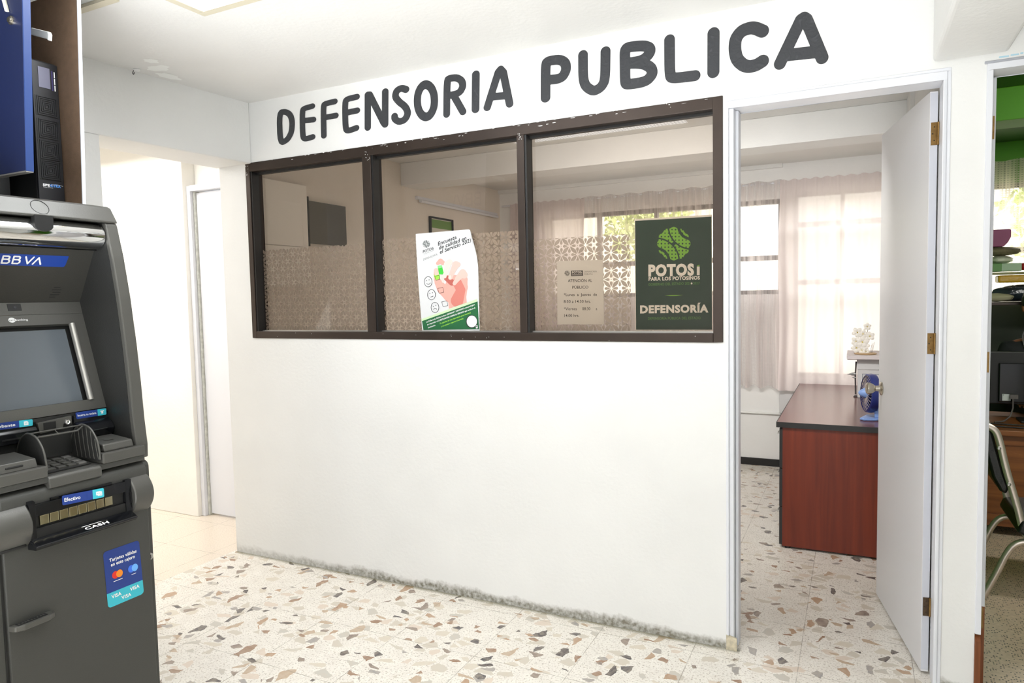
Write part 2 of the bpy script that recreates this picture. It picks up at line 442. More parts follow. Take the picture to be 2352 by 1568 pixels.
def strokes_sdf(lines, wx, wz):
    "distance to thick polylines with different horizontal and vertical thickness"
    def fn(GX, GY):
        d = np.full(GX.shape, 9.0)
        for ln in lines:
            for (ax, ay), (bx, by) in zip(ln[:-1], ln[1:]):
                px, py = (GX-ax)/wx, (GY-ay)/wz; ex, ey = (bx-ax)/wx, (by-ay)/wz
                t = np.clip((px*ex+py*ey)/(ex*ex+ey*ey+1e-9), 0, 1)
                d = np.minimum(d, np.hypot(px-t*ex, py-t*ey))
        return d-1
    return fn

def bend(pts, n=6):
    out = []
    for i in range(len(pts)-1):
        p0, p1, p2, p3 = [Vector(pts[max(0, min(len(pts)-1, j))]) for j in (i-1, i, i+1, i+2)]
        for k in range(n):
            t_ = k/n; out.append(0.5*((2*p1)+(p2-p0)*t_+(2*p0-5*p1+4*p2-p3)*t_**2+(-p0+3*p1-3*p2+p3)*t_**3))
    return out+[Vector(pts[-1])]

# ================================================================ the setting
M_wall = plaster('white_plaster_stained', (238, 238, 236), 0.95, 0.05)
M_wall2 = plaster('white_plaster', (238, 238, 236))
M_hall = plaster('cream_plaster', (248, 246, 240))
M_ceil = plaster('ceiling_plaster', (232, 231, 228))
M_trim = mat('white_enamel', (228, 230, 236), 0.35, bump=0.05, bscale=30)
M_trimold = mat('worn_white_enamel', (208, 210, 202), 0.5, noise=0.25, nscale=30, bump=0.2, bscale=40)
M_brownwood = wood('varnished_brown_wood', (140, 76, 34), (104, 54, 22), 2)
M_bronze = mat('bronze_anodised_aluminium', (62, 52, 46), 0.38, 0.55, noise=0.15, nscale=8)
M_black = mat('black_rubber', (26, 25, 25), 0.45)
M_alu = mat('aluminium', (190, 188, 184), 0.35, 0.9)
M_chrome = mat('chrome', (225, 225, 225), 0.06, 1.0)
M_chair = mat('scuffed_chrome', (226, 214, 204), 0.34, 0.75)
M_terr = terrazzo(); M_spk = speckle()
M_greenwall = mat('green_paint', (72, 140, 0), 0.6, bump=0.08, noise=0.05)
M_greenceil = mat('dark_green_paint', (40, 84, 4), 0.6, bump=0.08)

ZC = 2.541; WT = 0.10          # lobby ceiling height, partition thickness
m = MB(); m.box(-2.6, 3.86, -6.2, 3.3, -0.12, 0, M_terr); m.box(3.86, 7.2, -6.2, -0.005, -0.12, 0, M_terr)
structure(m.build('floor'), 'terrazzo floor of large tiles with dark, brown and beige stone chips')
m = MB(); m.box(3.86, 6.6, -0.005, 3.3, -0.12, 0, M_spk)
structure(m.build('floor'), 'beige finely speckled floor of the green room')
m = MB(); m.box(0.25, 7.2, -6.2, 0.0, ZC, ZC+0.12, M_ceil)
structure(m.build('ceiling'), 'white plaster ceiling of the lobby')
m = MB(); m.box(0.40, 3.86, WT, 3.36, 2.487, 2.607, M_ceil)
structure(m.build('ceiling'), 'office ceiling')
m = MB(); m.box(3.93, 6.6, WT, 3.36, 2.487, 2.607, M_greenceil)
structure(m.build('ceiling'), 'dark green ceiling of the right room')

# main partition with the window opening and the two doorways
WX0, WX1, WZ0, WZ1 = 0.506, 3.066, 1.255, 2.218
m = MB()
m.box(0.30, WX0, 0, WT, 0, ZC+0.1, M_wall); m.box(WX0, WX1, 0, WT, 0, WZ0, M_wall)
m.box(WX0, WX1, 0, WT, WZ1, ZC+0.1, M_wall); m.box(WX1, 3.078, 0, WT, 0, ZC+0.1, M_wall)
m.box(3.078, 3.822, 0, WT, 2.193, ZC+0.1, M_wall); m.box(3.822, 3.925, 0, WT, 0, ZC+0.1, M_wall)
m.box(3.925, 4.86, 0, WT, 2.198, ZC+0.1, M_wall); m.box(4.86, 7.2, 0, WT, 0, ZC+0.1, M_wall)
structure(m.build('wall_center'), 'white partition wall with a painted sign, a dirty foot and an interior window')
# wall and beam on the left, over the opening to the corridor
fr = [(0.55, 0.0), (0.493, -0.878), (0.225, -5.0), (0.0, -5.0), (0.28, -0.0)]
m = MB(); m.prism(fr, 2, 2.215, ZC+0.1, M_wall2)
structure(m.build('trim_1', bevel=0.006), 'white beam above the opening to the corridor')
fr2 = [(0.496, -0.825), (0.225, -5.0), (0.0, -5.0), (0.265, -0.825)]
m = MB(); m.prism(fr2, 2, 0, 2.215, M_wall2)
structure(m.build('wall_left', bevel=0.004), 'white wall left of the corridor opening')
# corridor
m = MB()
m.box(-2.6, -0.475, 0.37, 0.55, 0, 2.75, M_hall); m.box(-0.475, 0.30, 0.47, 0.55, 2.235, 2.75, M_hall); m.box(0.10, 0.30, 0.47, 0.55, 0, 2.235, M_hall)
structure(m.build('wall_corridor', bevel=0.004), 'cream wall at the end of the corridor')
m = MB(); m.box(0.30, 0.42, WT, 3.36, 0, 2.75, plaster('beige_plaster', (240, 232, 220)))
structure(m.build('wall_office_left'), 'left wall of the office')
m = MB(); m.box(-2.75, -2.6, -5, 0.55, 0, 2.75, M_hall)
structure(m.build('wall_corridor_left'))
m = MB(); m.box(-2.75, 0.30, -5, 0.55, 2.66, 2.76, M_hall)
structure(m.build('ceiling'), 'corridor ceiling')
# corridor door, closed
d3 = thing('door_3', (-0.2, 0.46, 0), 'closed white door at the end of the corridor', 'door', kind='structure'); del d3['category']
m = MB(); m.box(-0.475, -0.443, 0.40, 0.47, 0, 2.235, M_trim); m.box(-0.443, 0.10, 0.40, 0.47, 2.20, 2.235, M_trim)
m.box(-0.443, -0.43, 0.425, 0.47, 0, 2.20, M_trimold)
m.build('door_frame', d3, bevel=0.003)
m = MB(); m.box(-0.428, 0.10, 0.44, 0.475, 0.012, 2.192, M_trim); m.build('door_panel', d3, bevel=0.002)
# right-hand beam of the lobby
m = MB(); m.box(3.768, 3.985, -6.0, 0.0, 2.227, ZC+0.05, M_wall2)
structure(m.build('trim_2', bevel=0.014, seg=3), 'white ceiling beam running towards the doors')
# ceiling and floor margins: the far sides of the lobby, behind the photographer
m = MB(); m.box(7.1, 7.2, -6.2, 0.1, 0, 1.1, M_wall2); m.box(7.1, 7.2, -6.2, 0.1, 1.1, 1.75, M_greenwall); m.box(7.1, 7.2, -6.2, 0.1, 1.75, ZC, M_wall2)
structure(m.build('wall_right'), 'far lobby wall with a green band')
m = MB(); m.box(0.0, 2.9, -6.2, -6.1, 0, ZC, M_wall2); m.box(6.2, 7.2, -6.2, -6.1, 0, ZC, M_wall2)
structure(m.build('wall_back'), 'lobby wall behind the photographer beside the entrance')

# office and green room shells
YB = 3.24
m = MB()
for a, b, c, d in ((0.42, 3.93, 0, 0.75), (0.42, 0.9, 0.75, 2.487), (0.9, 3.0, 0.75, 1.435), (3.0, 3.08, 0.75, 2.487), (0.9, 3.0, 2.21, 2.487), (3.08, 3.93, 2.25, 2.487)):
    m.box(a, b, YB, YB+0.12, c, d, M_wall2)
structure(m.build('wall_office_back'), 'office wall below and around the windows')
m = MB(); m.box(3.80, 3.87, WT, YB, 0, 2.487, M_wall2); m.box(3.78, 3.80, 1.32, 1.60, 0, 2.487, M_wall2)
structure(m.build('wall_office_right'))
m = MB(); m.box(0.42, 3.80, 1.592, 1.831, 2.318, 2.487, M_wall2)
structure(m.build('trim_3', bevel=0.004), 'ceiling beam across the office')
m = MB(); m.box(0.42, 3.14, YB-0.012, YB, 0, 0.06, M_black)
structure(m.build('baseboard_back'), 'black painted baseboard at the office back wall')
m = MB(); m.box(0.42, 3.80, YB-0.03, YB, 0.44, 0.455, M_wall2)
structure(m.build('trim_4', bevel=0.004), 'painted conduit ledge along the office back wall')
m = MB(); m.box(0.42, 3.0, YB-0.035, YB, 2.455, 2.487, M_wall2)
structure(m.build('trim_5'), 'moulding at the top of the office back wall')

m = MB()
m.box(3.93, 6.6, YB, YB+0.12, 0, 1.33, mat('dark_grey_green_paint', (62, 70, 60), 0.6)); m.box(3.93, 6.6, YB, YB+0.12, 2.2, 2.487, M_greenwall); m.box(6.1, 6.6, YB, YB+0.12, 1.33, 2.2, M_greenwall); m.box(3.93, 4.0, YB, YB+0.12, 1.33, 2.2, M_greenwall)
structure(m.build('wall_green_back'))
m = MB(); m.box(3.87, 3.93, WT, YB, 0, 2.487, M_greenwall)
structure(m.build('wall_green_left'))
m = MB(); m.box(6.6, 6.7, 0, YB+0.12, 0, 2.487, M_greenwall)
structure(m.build('wall_green_right'))
m = MB(); m.box(3.93, 6.6, 1.592, 1.831, 2.318, 2.487, M_greenwall)
structure(m.build('trim_6', bevel=0.004), 'green ceiling beam across the right room')

# ---------------------------------------------------------------- interior window in the partition
M_glass = glass('tinted_glass', (0.76, 0.70, 0.64, 1), 0.8, 1.5)
win = thing('window_1', (1.786, 0.05, WZ0), 'three-pane interior window in a dark bronze aluminium frame', 'window', kind='structure'); del win['category']
m = MB(); YF0, YF1 = -0.006, 0.085
m.box(WX0, 0.538, YF0, YF1, WZ0, WZ1, M_bronze); m.box(3.028, WX1, YF0, YF1, WZ0, WZ1, M_bronze)
m.box(0.538, 3.028, YF0, YF1, 2.172, WZ1, M_bronze); m.box(0.538, 3.028, YF0, YF1, WZ0, 1.291, M_bronze)
m.box(1.310, 1.363, YF0, YF1, 1.291, 2.172, M_bronze); m.box(2.172, 2.208, YF0, YF1, 1.291, 2.172, M_bronze)
m.build('window_frame', win, bevel=0.002)
m = MB()
for a, b in ((0.538, 1.310), (1.363, 2.172), (2.208, 3.028)):     # black sash profiles round every pane
    m.box(a, a+0.010, 0.0, 0.062, 1.291, 2.172, M_black)
    m.box(a, b, 0.034, 0.058, 2.160, 2.172, M_black); m.box(a+0.01, b, 0.030, 0.058, 1.291, 1.297, M_alu)
m.build('sash', win)
PANES = ((0.548, 1.310), (1.373, 2.172), (2.218, 3.028))
for a, b in PANES:
    m = MB(); m.add([(a, 0.048, 1.297), (b, 0.048, 1.297), (b, 0.048, 2.160), (a, 0.048, 2.160)], [(0, 1, 2, 3)], M_glass)
    m.build('pane', win, fix=False)
# chipped white paint left on the frame edges
M_chip = mat('chipped_white_paint', (236, 236, 234), 0.6)
m = MB(); rr = random.Random(3)
def chip(x, z, sx, sz):
    n = rr.randint(5, 8)
    m.add([(x+sx*math.cos(2*PI*k/n)*rr.uniform(.5, 1), YF0-0.0006, z+sz*math.sin(2*PI*k/n)*rr.uniform(.4, 1)) for k in range(n)], [list(range(n))], M_chip)
for k in range(70):
    x = rr.uniform(0.51, 3.05); chip(x, WZ1-rr.random()**3*0.02, rr.uniform(.002, .014), rr.uniform(.0006, .0028))
for k in range(26):
    chip(rr.choice([rr.uniform(0.508, 0.53), rr.uniform(1.33, 1.36), rr.uniform(2.18, 2.20)]), rr.uniform(2.15, 2.21), .0025, .003)
for k in range(14): chip(rr.uniform(0.52, 3.05), rr.uniform(1.257, 1.285), .0025, .0015)
m.build('paint_residue', win, fix=False)

# frosted flower film on the lower half of each pane: petals and drops cut as separate shapes
t = NT('frosted_film'); dd = t.n('BsdfDiffuse'); dd.inputs['Color'].default_value = S((208, 198, 188))
tr = t.n('BsdfTranslucent'); tr.inputs['Color'].default_value = S((205, 198, 190)); tp = t.n('BsdfTransparent')
m1 = t.n('MixShader'); m1.inputs[0].default_value = 0.2; t.l(dd.outputs[0], m1.inputs[1]); t.l(tr.outputs[0], m1.inputs[2])
m2 = t.n('MixShader'); m2.inputs[0].default_value = 0.92; t.l(tp.outputs[0], m2.inputs[1]); t.l(m1.outputs[0], m2.inputs[2]); t.l(m2.outputs[0], t.out.inputs[0])
M_film = t.m
def clip(poly, x0, x1, z0, z1):
    for ax, lim, sg in ((0, x0, 1), (0, x1, -1), (1, z0, 1), (1, z1, -1)):
        out = []
        for i in range(len(poly)):
            p, q = poly[i], poly[(i+1) % len(poly)]; a, b = (p[ax]-lim)*sg, (q[ax]-lim)*sg
            if a >= 0: out.append(p)
            if a*b < 0:
                k = a/(a-b); out.append((p[0]+(q[0]-p[0])*k, p[1]+(q[1]-p[1])*k))
        poly = out
        if len(poly) < 3: return []
    return poly
def film(x0, x1, zt, ox, oz, parent):
    m = MB(); a = 0.0385; z0 = 1.298; y = 0.0565
    def put(pts, c, rot, s=1.0):
        cs, sn = math.cos(rot), math.sin(rot)
        q = clip([(c[0]+(p*cs-r*sn)*s, c[1]+(p*sn+r*cs)*s) for p, r in pts], x0, x1, z0, zt)
        if q: m.add([(u, y, v) for u, v in q], [list(range(len(q)))], M_film)
    L = a*math.sqrt(2)
    leaf = [(L*(0.07+0.86*k/8), 0.0084*math.sin(PI*k/8)**0.9) for k in range(9)]
    leaf = leaf+[(p, -r) for p, r in leaf[-2:0:-1]]
    drop = [(a*0.13, 0)]+[(a*(0.13+0.38*k/3), 0.0058*(k/3)**1.1) for k in range(1, 4)]+[(a*0.60, 0.0066), (a*0.70, 0.0056), (a*0.78, 0.003), (a*0.80, 0)]
    drop = drop+[(p, -r) for p, r in drop[-2:0:-1]]
    dot = [(0.0022*math.cos(k*PI/3), 0.0022*math.sin(k*PI/3)) for k in range(6)]
    i0, i1 = int((x0-ox)/a)-2, int((x1-ox)/a)+2; j0, j1 = int((z0-oz)/a)-2, int((zt-oz)/a)+2
    for i in range(i0, i1):
        for j in range(j0, j1):
            c = (ox+i*a, oz+j*a)
            if (i+j) % 2 == 0:
                for k in range(4): put(drop, c, k*PI/2)
                put(leaf, c, PI/4); put(leaf, c, 3*PI/4)
            else: put(dot, c, 0)
    m.build('frosted_film', parent, fix=False)
film(0.549, 1.309, 1.745, 1.00, 1.674, win); film(1.374, 2.171, 1.758, 2.04, 1.692, win); film(2.219, 2.672, 1.712, 2.393, 1.674, win)

# ---------------------------------------------------------------- door frames and leaves
d1 = thing('door_1', (3.80, 0.05, 0), 'grey-white door standing open into the office', 'door', kind='structure'); del d1['category']
m = MB()
m.box(3.078, 3.088, -0.008, 0.012, 0, 2.193, M_trim); m.box(3.088, 3.106, 0.0, WT+0.005, 0.0, 2.165, M_trim)
m.box(3.106, 3.118, 0.045, WT+0.005, 0.0, 2.165, M_trim)
m.box(3.800, 3.812, -0.010, WT+0.0, 0.0, 2.165, M_trim); m.box(3.812, 3.824, -0.004, 0.012, 0, 2.193, M_trim)
m.box(3.088, 3.812, -0.010, WT+0.005, 2.165, 2.193, M_trim); m.box(3.078, 3.824, -0.004, 0.012, 2.193, 2.205, M_trim)
m.build('door_frame', d1, bevel=0.002)
M_leaf = mat('pale_grey_door_paint', (228, 228, 231), 0.42, bump=0.05, bscale=25)
M_edge = mat('door_edge_paint', (206, 208, 216), 0.4)
hinge = Vector((3.795, 0.085, 0)); dirv = (Vector((3.634, 0.80, 0))-Vector((3.767, 0.10, 0))).normalized(); nrm = Vector((-dirv.y, dirv.x, 0))  # towards -x
A0 = Vector((3.770, 0.098, 0)); Ld = 0.705; th = 0.026
def leaf_box(m, a, b, z0, z1, o0, o1, mt):
    p = [A0+dirv*a+nrm*o0, A0+dirv*b+nrm*o0, A0+dirv*b+nrm*o1, A0+dirv*a+nrm*o1]
    m.prism([(q.x, q.y) for q in p], 2, z0, z1, mt)
if nrm.x > 0: nrm = -nrm
m = MB(); leaf_box(m, 0, Ld, 0.012, 2.155, 0, -th, M_leaf); leaf = m.build('door_panel', d1, bevel=0.0015)
m = MB(); leaf_box(m, -0.0012, 0.001, 0.02, 2.15, -0.001, -th+0.001, M_edge); m.build('edge_strip', d1)
m = MB(); m.prism([(3.0775, 0.0), (3.1185, 0.0), (3.1185, 0.050), (3.1185, 0.052), (3.0775, 0.062)], 1, -0.0088, 0.0, mat('worn_bare_jamb', (206, 196, 172), 0.7, noise=0.45, nscale=45)); m.build('worn_foot', d1)
M_brass = mat('worn_brass', (150, 118, 70), 0.45, 0.8, noise=0.3, nscale=60)
M_screw = mat('dark_screw', (60, 50, 40), 0.5, 0.5)
for k, (a, b) in enumerate(((1.965, 2.045), (1.213, 1.289), (0.229, 0.299))):
    m = MB(); leaf_box(m, -0.0035, -0.0012, a, b, -0.004, -th+0.001, M_brass if k < 2 else mat('rusty_metal', (84, 66, 48), 0.8, 0.2, noise=0.4, nscale=80))
    m.lathe([(0.004, 0), (0.004, b-a)], (3.797, 0.097, a), (0, 0, 1), M_brass, 10)
    for zz in (0.2, 0.5, 0.8):
        c = A0+dirv*-0.0036+nrm*(-0.014 if zz != 0.5 else -0.009); m.lathe([(0.0025, 0), (0.0001, 0.0008)], (c.x, c.y, a+(b-a)*zz), tuple(-dirv), M_screw, 8)
    m.build('hinge', d1)
# knob
kc = A0+dirv*0.645; kz = 1.0
m = MB(); M_nick = mat('satin_nickel', (190, 184, 172), 0.25, 1.0)
m.lathe([(0.001, -0.001), (0.030, -0.001), (0.031, 0.004), (0.026, 0.008), (0.014, 0.010), (0.0125, 0.028), (0.016, 0.032), (0.022, 0.040), (0.027, 0.055), (0.026, 0.062), (0.021, 0.066), (0.0005, 0.067)], (kc.x, kc.y, kz), tuple(nrm), M_nick, 24)
m.build('door_knob', d1, smooth=True)

d2 = thing('door_2', (3.93, 0.05, 0), 'white door frame with hinges and bare brown wood at its foot', 'door frame', kind='structure'); del d2['category']
m = MB()
m.box(3.925, 3.943, -0.008, WT, 0.235, 2.176, M_trim); m.box(3.925, 4.86, -0.008, WT, 2.176, 2.198, M_trim); m.box(3.918, 4.87, -0.004, 0.010, 2.198, 2.207, mat('grey_seal', (176, 178, 186), 0.5))
m.box(4.842, 4.86, -0.008, WT, 0.0, 2.176, M_trim)
m.build('door_frame', d2, bevel=0.002)
m = MB(); m.prism([(-0.008, 0.0), (WT, 0.0), (WT, 0.235), (0.02, 0.235), (-0.008, 0.21)], 0, 3.9255, 3.9425, M_brownwood); m.build('bare_wood', d2)
m = MB(); m.box(3.943, 3.963, 0.065, WT+0.012, 0.31, 2.166, M_trim); m.box(3.943, 3.963, 0.065, WT+0.012, 0.005, 0.31, M_brownwood); m.build('door_stop', d2, bevel=0.002)
m = MB(); M_bm = mat('pale_blue_smear', (176, 214, 230), 0.6)
for xa, xb, za in ((3.958, 3.985, 2.2125), (3.990, 4.012, 2.214), (4.016, 4.024, 2.2155)): m.box(xa, xb, -0.0012, -0.0002, za, za+0.0045, M_bm)
m.build('blue_paint_smear', d2)
for a, b in ((1.959, 2.037), (1.154, 1.226), (0.231, 0.307)):
    m = MB(); m.box(3.944, 3.9585, 0.061, 0.0645, a, b, M_brass)
    for zz in (0.2, 0.5, 0.8): m.lathe([(0.0022, 0), (0.0001, 0.0008)], (3.951, 0.0608, a+(b-a)*zz), (0, -1, 0), M_screw, 8)
    m.build('hinge', d2)

# ---------------------------------------------------------------- lettering of the sign
LET = [
("D",0.0200,0.0148,[[(0.769, 2.462), (0.814, 2.46), (0.846, 2.44), (0.858, 2.402), (0.85, 2.349), (0.82, 2.313), (0.767, 2.299), (0.769, 2.462)]]),
("E",0.0189,0.0142,[[(0.999, 2.463), (0.949, 2.46), (0.929, 2.453), (0.925, 2.316), (0.941, 2.301), (0.993, 2.307)], [(0.928, 2.398), (1.003, 2.394)]]),
("F",0.0187,0.0143,[[(1.148, 2.466), (1.089, 2.464), (1.072, 2.458), (1.068, 2.304)], [(1.07, 2.395), (1.151, 2.395)]]),
("E",0.0188,0.0147,[[(1.289, 2.469), (1.228, 2.467), (1.213, 2.456), (1.21, 2.324), (1.223, 2.308), (1.279, 2.317)], [(1.212, 2.4), (1.288, 2.402)]]),
("N",0.0196,0.0156,[[(1.35, 2.31), (1.357, 2.469), (1.368, 2.468), (1.447, 2.323), (1.456, 2.312), (1.463, 2.469)]]),
("S",0.0197,0.0160,[[(1.585, 2.461), (1.56, 2.472), (1.53, 2.464), (1.52, 2.437), (1.541, 2.41), (1.58, 2.38), (1.594, 2.347), (1.574, 2.319), (1.539, 2.313), (1.514, 2.331), (1.514, 2.344)]]),
("O",0.0204,0.0204,[[(1.745, 2.385), (1.741, 2.357), (1.729, 2.334), (1.713, 2.319), (1.694, 2.316), (1.676, 2.324), (1.66, 2.343), (1.65, 2.369), (1.648, 2.399), (1.652, 2.428), (1.664, 2.451), (1.681, 2.465), (1.699, 2.468), (1.718, 2.459), (1.733, 2.441), (1.743, 2.415), (1.745, 2.385)]]),
("R",0.0188,0.0159,[[(1.81, 2.314), (1.817, 2.47), (1.831, 2.476), (1.87, 2.473), (1.897, 2.454), (1.902, 2.427), (1.881, 2.4), (1.814, 2.397)], [(1.854, 2.389), (1.898, 2.314)]]),
("I",0.0203,0.0174,[[(1.971, 2.471), (1.965, 2.316)]]),
("A",0.0190,0.0165,[[(2.026, 2.316), (2.086, 2.462), (2.098, 2.473), (2.111, 2.458), (2.14, 2.316)], [(2.047, 2.36), (2.129, 2.354)]]),
("P",0.0228,0.0206,[[(2.315, 2.318), (2.318, 2.463), (2.331, 2.472), (2.383, 2.47), (2.411, 2.451), (2.414, 2.419), (2.392, 2.388), (2.317, 2.392)]]),
("U",0.0217,0.0201,[[(2.491, 2.47), (2.49, 2.373), (2.501, 2.338), (2.536, 2.312), (2.57, 2.324), (2.588, 2.352), (2.591, 2.468)]]),
("B",0.0223,0.0213,[[(2.674, 2.405), (2.674, 2.461), (2.689, 2.469), (2.754, 2.463), (2.78, 2.449), (2.779, 2.427), (2.747, 2.404), (2.674, 2.405), (2.747, 2.394), (2.783, 2.372), (2.79, 2.344), (2.762, 2.318), (2.684, 2.318), (2.674, 2.327), (2.674, 2.405)]]),
("L",0.0216,0.0211,[[(2.859, 2.467), (2.859, 2.328), (2.871, 2.314), (2.959, 2.311)]]),
("I",0.0231,0.0232,[[(3.031, 2.461), (3.03, 2.314)]]),
("C",0.0233,0.0238,[[(3.212, 2.436), (3.19, 2.45), (3.171, 2.457), (3.136, 2.452), (3.114, 2.427), (3.11, 2.389), (3.118, 2.348), (3.141, 2.322), (3.163, 2.312), (3.19, 2.314), (3.212, 2.325)]]),
("A",0.0213,0.0225,[[(3.274, 2.306), (3.346, 2.452), (3.356, 2.457), (3.365, 2.449), (3.419, 2.303)], [(3.3, 2.333), (3.394, 2.328)]]),
]
t = NT('dark_grey_sign_paint'); tc = t.n('TexCoord')
nn = t.n('TexNoise', iScale=30.0, iDetail=8.0, iDistortion=1.0); t.l(tc.outputs['Object'], nn.inputs['Vector'])
t.l(t.mix(t.ramp(nn.outputs['Fac'], 0.62, 0.72, 0, 0.35), S((52, 54, 58)), S((92, 94, 98))), t.b.inputs['Base Color'])
t.b.inputs['Roughness'].default_value = 0.5
bp = t.n('Bump', iStrength=0.5, iDistance=0.006); t.l(nn.outputs['Fac'], bp.inputs['Height']); t.l(bp.outputs[0], t.b.inputs['Normal'])
M_sign = t.m
sg = thing('wall_lettering', (2.1, 0, 2.3), 'large dark grey words DEFENSORIA PUBLICA painted above the interior window', 'sign')
def soften(l):
    if len(l) < 4: return l
    for _ in range(2):
        cl = l[0] == l[-1]; q = [] if cl else [l[0]]
        for a, b in zip(l[:-1], l[1:]):
            q += [(a[0]*.78+b[0]*.22, a[1]*.78+b[1]*.22), (a[0]*.22+b[0]*.78, a[1]*.22+b[1]*.78)]
        l = q+([q[0]] if cl else [l[-1]])
    return l
for ch, wx, wz, lines in LET:
    xs = [p[0] for l in lines for p in l]; zs = [p[1] for l in lines for p in l]
    if ch not in 'NAI': lines = [soften(l) for l in lines]
    V, F = march(strokes_sdf(lines, wx, wz), min(xs)-wx*1.2, max(xs)+wx*1.2, min(zs)-wz*1.3, max(zs)+wz*1.3, 60)
    m = MB(); m.add([(x, -0.0018, z) for x, z in V], F, M_sign); m.build('painted_letter', sg, fix=False)

# ---------------------------------------------------------------- posters on the window
def place_y(y): return lambda u, v, lift: (u, y-lift, v)
M_paper = mat('poster_paper', (214, 215, 216), 0.45)
M_ink = mat('black_ink', (40, 42, 44), 0.6); M_grey = mat('grey_ink', (120, 124, 124), 0.6); M_lgrey = mat('light_grey_ink', (196, 200, 200), 0.6)
M_g1 = mat('dark_green_ink', (22, 96, 52), 0.5); M_g2 = mat('pale_green_ink', (200, 232, 180), 0.5); M_g3 = mat('bright_green_ink', (60, 190, 60), 0.5)
M_g4 = mat('lime_ink', (150, 214, 70), 0.5); M_skin = [mat('skin_ink_%d' % i, c, 0.6) for i, c in enumerate(((222, 164, 152), (232, 186, 176), (204, 122, 110), (236, 204, 196), (180, 92, 82)))]
M_w = mat('white_ink', (232, 232, 232), 0.5)
def emblem(sh, cx, cy, R, m, lift, n=150, pattern=True):
    a = 1.06; r0, r1, r2, r3 = 0.70, 0.86, 1.34, 1.43
    def fn(X, Y):
        x, y = (X-cx)/R, (cy-Y)/R
        d1 = np.hypot(x-a, y-a); d2 = np.hypot(x+a, y+a)
        band = np.minimum(np.maximum(r1-d1, d1-r2), np.maximum(r1-d2, d2-r2))
        small = np.minimum(d1-r0, d2-r0); side = np.maximum(np.maximum(r3-d1, r3-d2), 0.10-np.abs(x-y)*0.7)
        s = np.minimum(np.minimum(band, small), side)
        ang = np.arctan2(y, x); rad = 0.97+0.035*np.cos(ang*12)
        s = np.maximum(s, np.hypot(x, y)-rad)
        if pattern:
            u, v = (x+y)*15, (x-y)*15
            hole = np.sin(u)*np.sin(v); h2 = np.sin(u*0.5+0.8)*np.sin(v*0.5+0.8)
            s = np.maximum(s, np.maximum(hole-0.62, h2-0.86)*0.15)
        return s
    sh.field(fn, cx-R*1.03, cx+R*1.03, cy-R*1.03, cy+R*1.03, n, m, lift)

# survey poster (drawing coordinates: an enlarged view of the sheet)
m = MB()
SRC = [(90, 155), (830, 88), (923, 1430), (176, 1448)]
# world corners of the sheet
DST = [(1.592, 1.773), (1.908, 1.777), (1.932, 1.301), (1.614, 1.294)]
def curl(u, v, lift):
    # the top right corner lifts off the glass and curls, the rest lies flat
    k = max(0.0, (u-1.892)/0.04)*max(0.0, (v-1.60)/0.17)
    return (u-0.012*k, 0.036-0.030*k*k-lift, v-0.012*k)
sh = Sheet(m, SRC, DST, curl)
# paper as a grid with a rounded top right corner
def paper(u, v):
    xl = 90+(176-90)*v**1.3; xr = 830+ (905-830)*min(1, v/0.10)**0.6+(940-905)*v; yt = 155+(88-155)*u; yb = 1450+(1440-1450)*u
    return sh.p(xl+(xr-xl)*u, yt+(yb-yt)*v, 0)
m.grid(paper, 60, 40, M_paper)
m.grid(lambda u, v: tuple(np.array(paper(u, v))+np.array([0, 0.0008, 0])), 60, 40, mat('paper_back', (225, 225, 225), 0.7))
L1 = 0.0006
emblem(sh, 231, 288, 50, M_grey, L1, 60, False)
sh.text('POTOS\u0131', (186, 410), (328, 360), 36, M_ink, L1, 0.02); sh.line([(196, 424), (334, 372)], 3, M_grey, L1); sh.line([(196, 440), (300, 402)], 2, M_lgrey, L1)
sh.text('DEFENSOR\u00cdA', (190, 510), (378, 437), 26, M_grey, L1); sh.line([(205, 524), (345, 470)], 2, M_lgrey, L1)
sh.text('Encuesta', (386, 310), (632, 216), 50, M_ink, L1, 0.02); sh.text('de calidad en', (398, 364), (762, 228), 50, M_ink, L1, 0.02)
sh.text('el Servicio 2023', (410, 420), (832, 254), 50, M_ink, L1, 0.02)
# printed hand: forearm and palm, thumb, four curled fingers and the marker tip
def hand(lines, r, mt, lift):
    X = [p[0] for l in lines for p in l]; Y = [p[1] for l in lines for p in l]
    def fn(GX, GY):
        d = np.full(GX.shape, 1e3)
        for l in lines:
            for p, q in zip(l[:-1], l[1:]):
                ex, ey = q[0]-p[0], q[1]-p[1]; t = np.clip(((GX-p[0])*ex+(GY-p[1])*ey)/(ex*ex+ey*ey+1e-9), 0, 1)
                d = np.minimum(d, np.hypot(GX-p[0]-t*ex, GY-p[1]-t*ey)-((p[2] if len(p) > 2 else r)*(1-t)+(q[2] if len(q) > 2 else r)*t))
        return np.maximum(d, (GY-(1155-(GX-515)*0.35)))
    sh.field(fn, min(X)-130, max(X)+130, min(Y)-60, max(Y)+130, 90, mt, lift)
hand([[(650, 1120, 122), (640, 1000, 122), (630, 860, 150), (600, 760, 110)], [(720, 760, 60), (690, 860, 92), (640, 920, 120)], [(390, 800, 50), (440, 880, 70), (560, 960, 110)]], 60, M_skin[0], L1*1.0)
hand([[(640, 800, 62), (690, 900, 60), (640, 1040, 84)]], 60, M_skin[2], L1*1.3)
hand([[(360, 660, 30), (372, 760, 40), (420, 870, 50), (500, 950, 50)]], 40, M_skin[0], L1*1.6)
hand([[(500, 740, 36), (570, 800, 40)]], 40, M_skin[4], L1*1.7)
hand([[(382, 545, 22), (420, 515, 34), (452, 540, 30)]], 30, M_skin[0], L1*1.8)
hand([[(362, 640, 32), (372, 690, 26)]], 30, M_skin[1], L1*1.9)
hand([[(470, 720, 26), (488, 660, 34), (510, 560, 46), (540, 530, 40)]], 30, M_skin[3], L1*2.0)
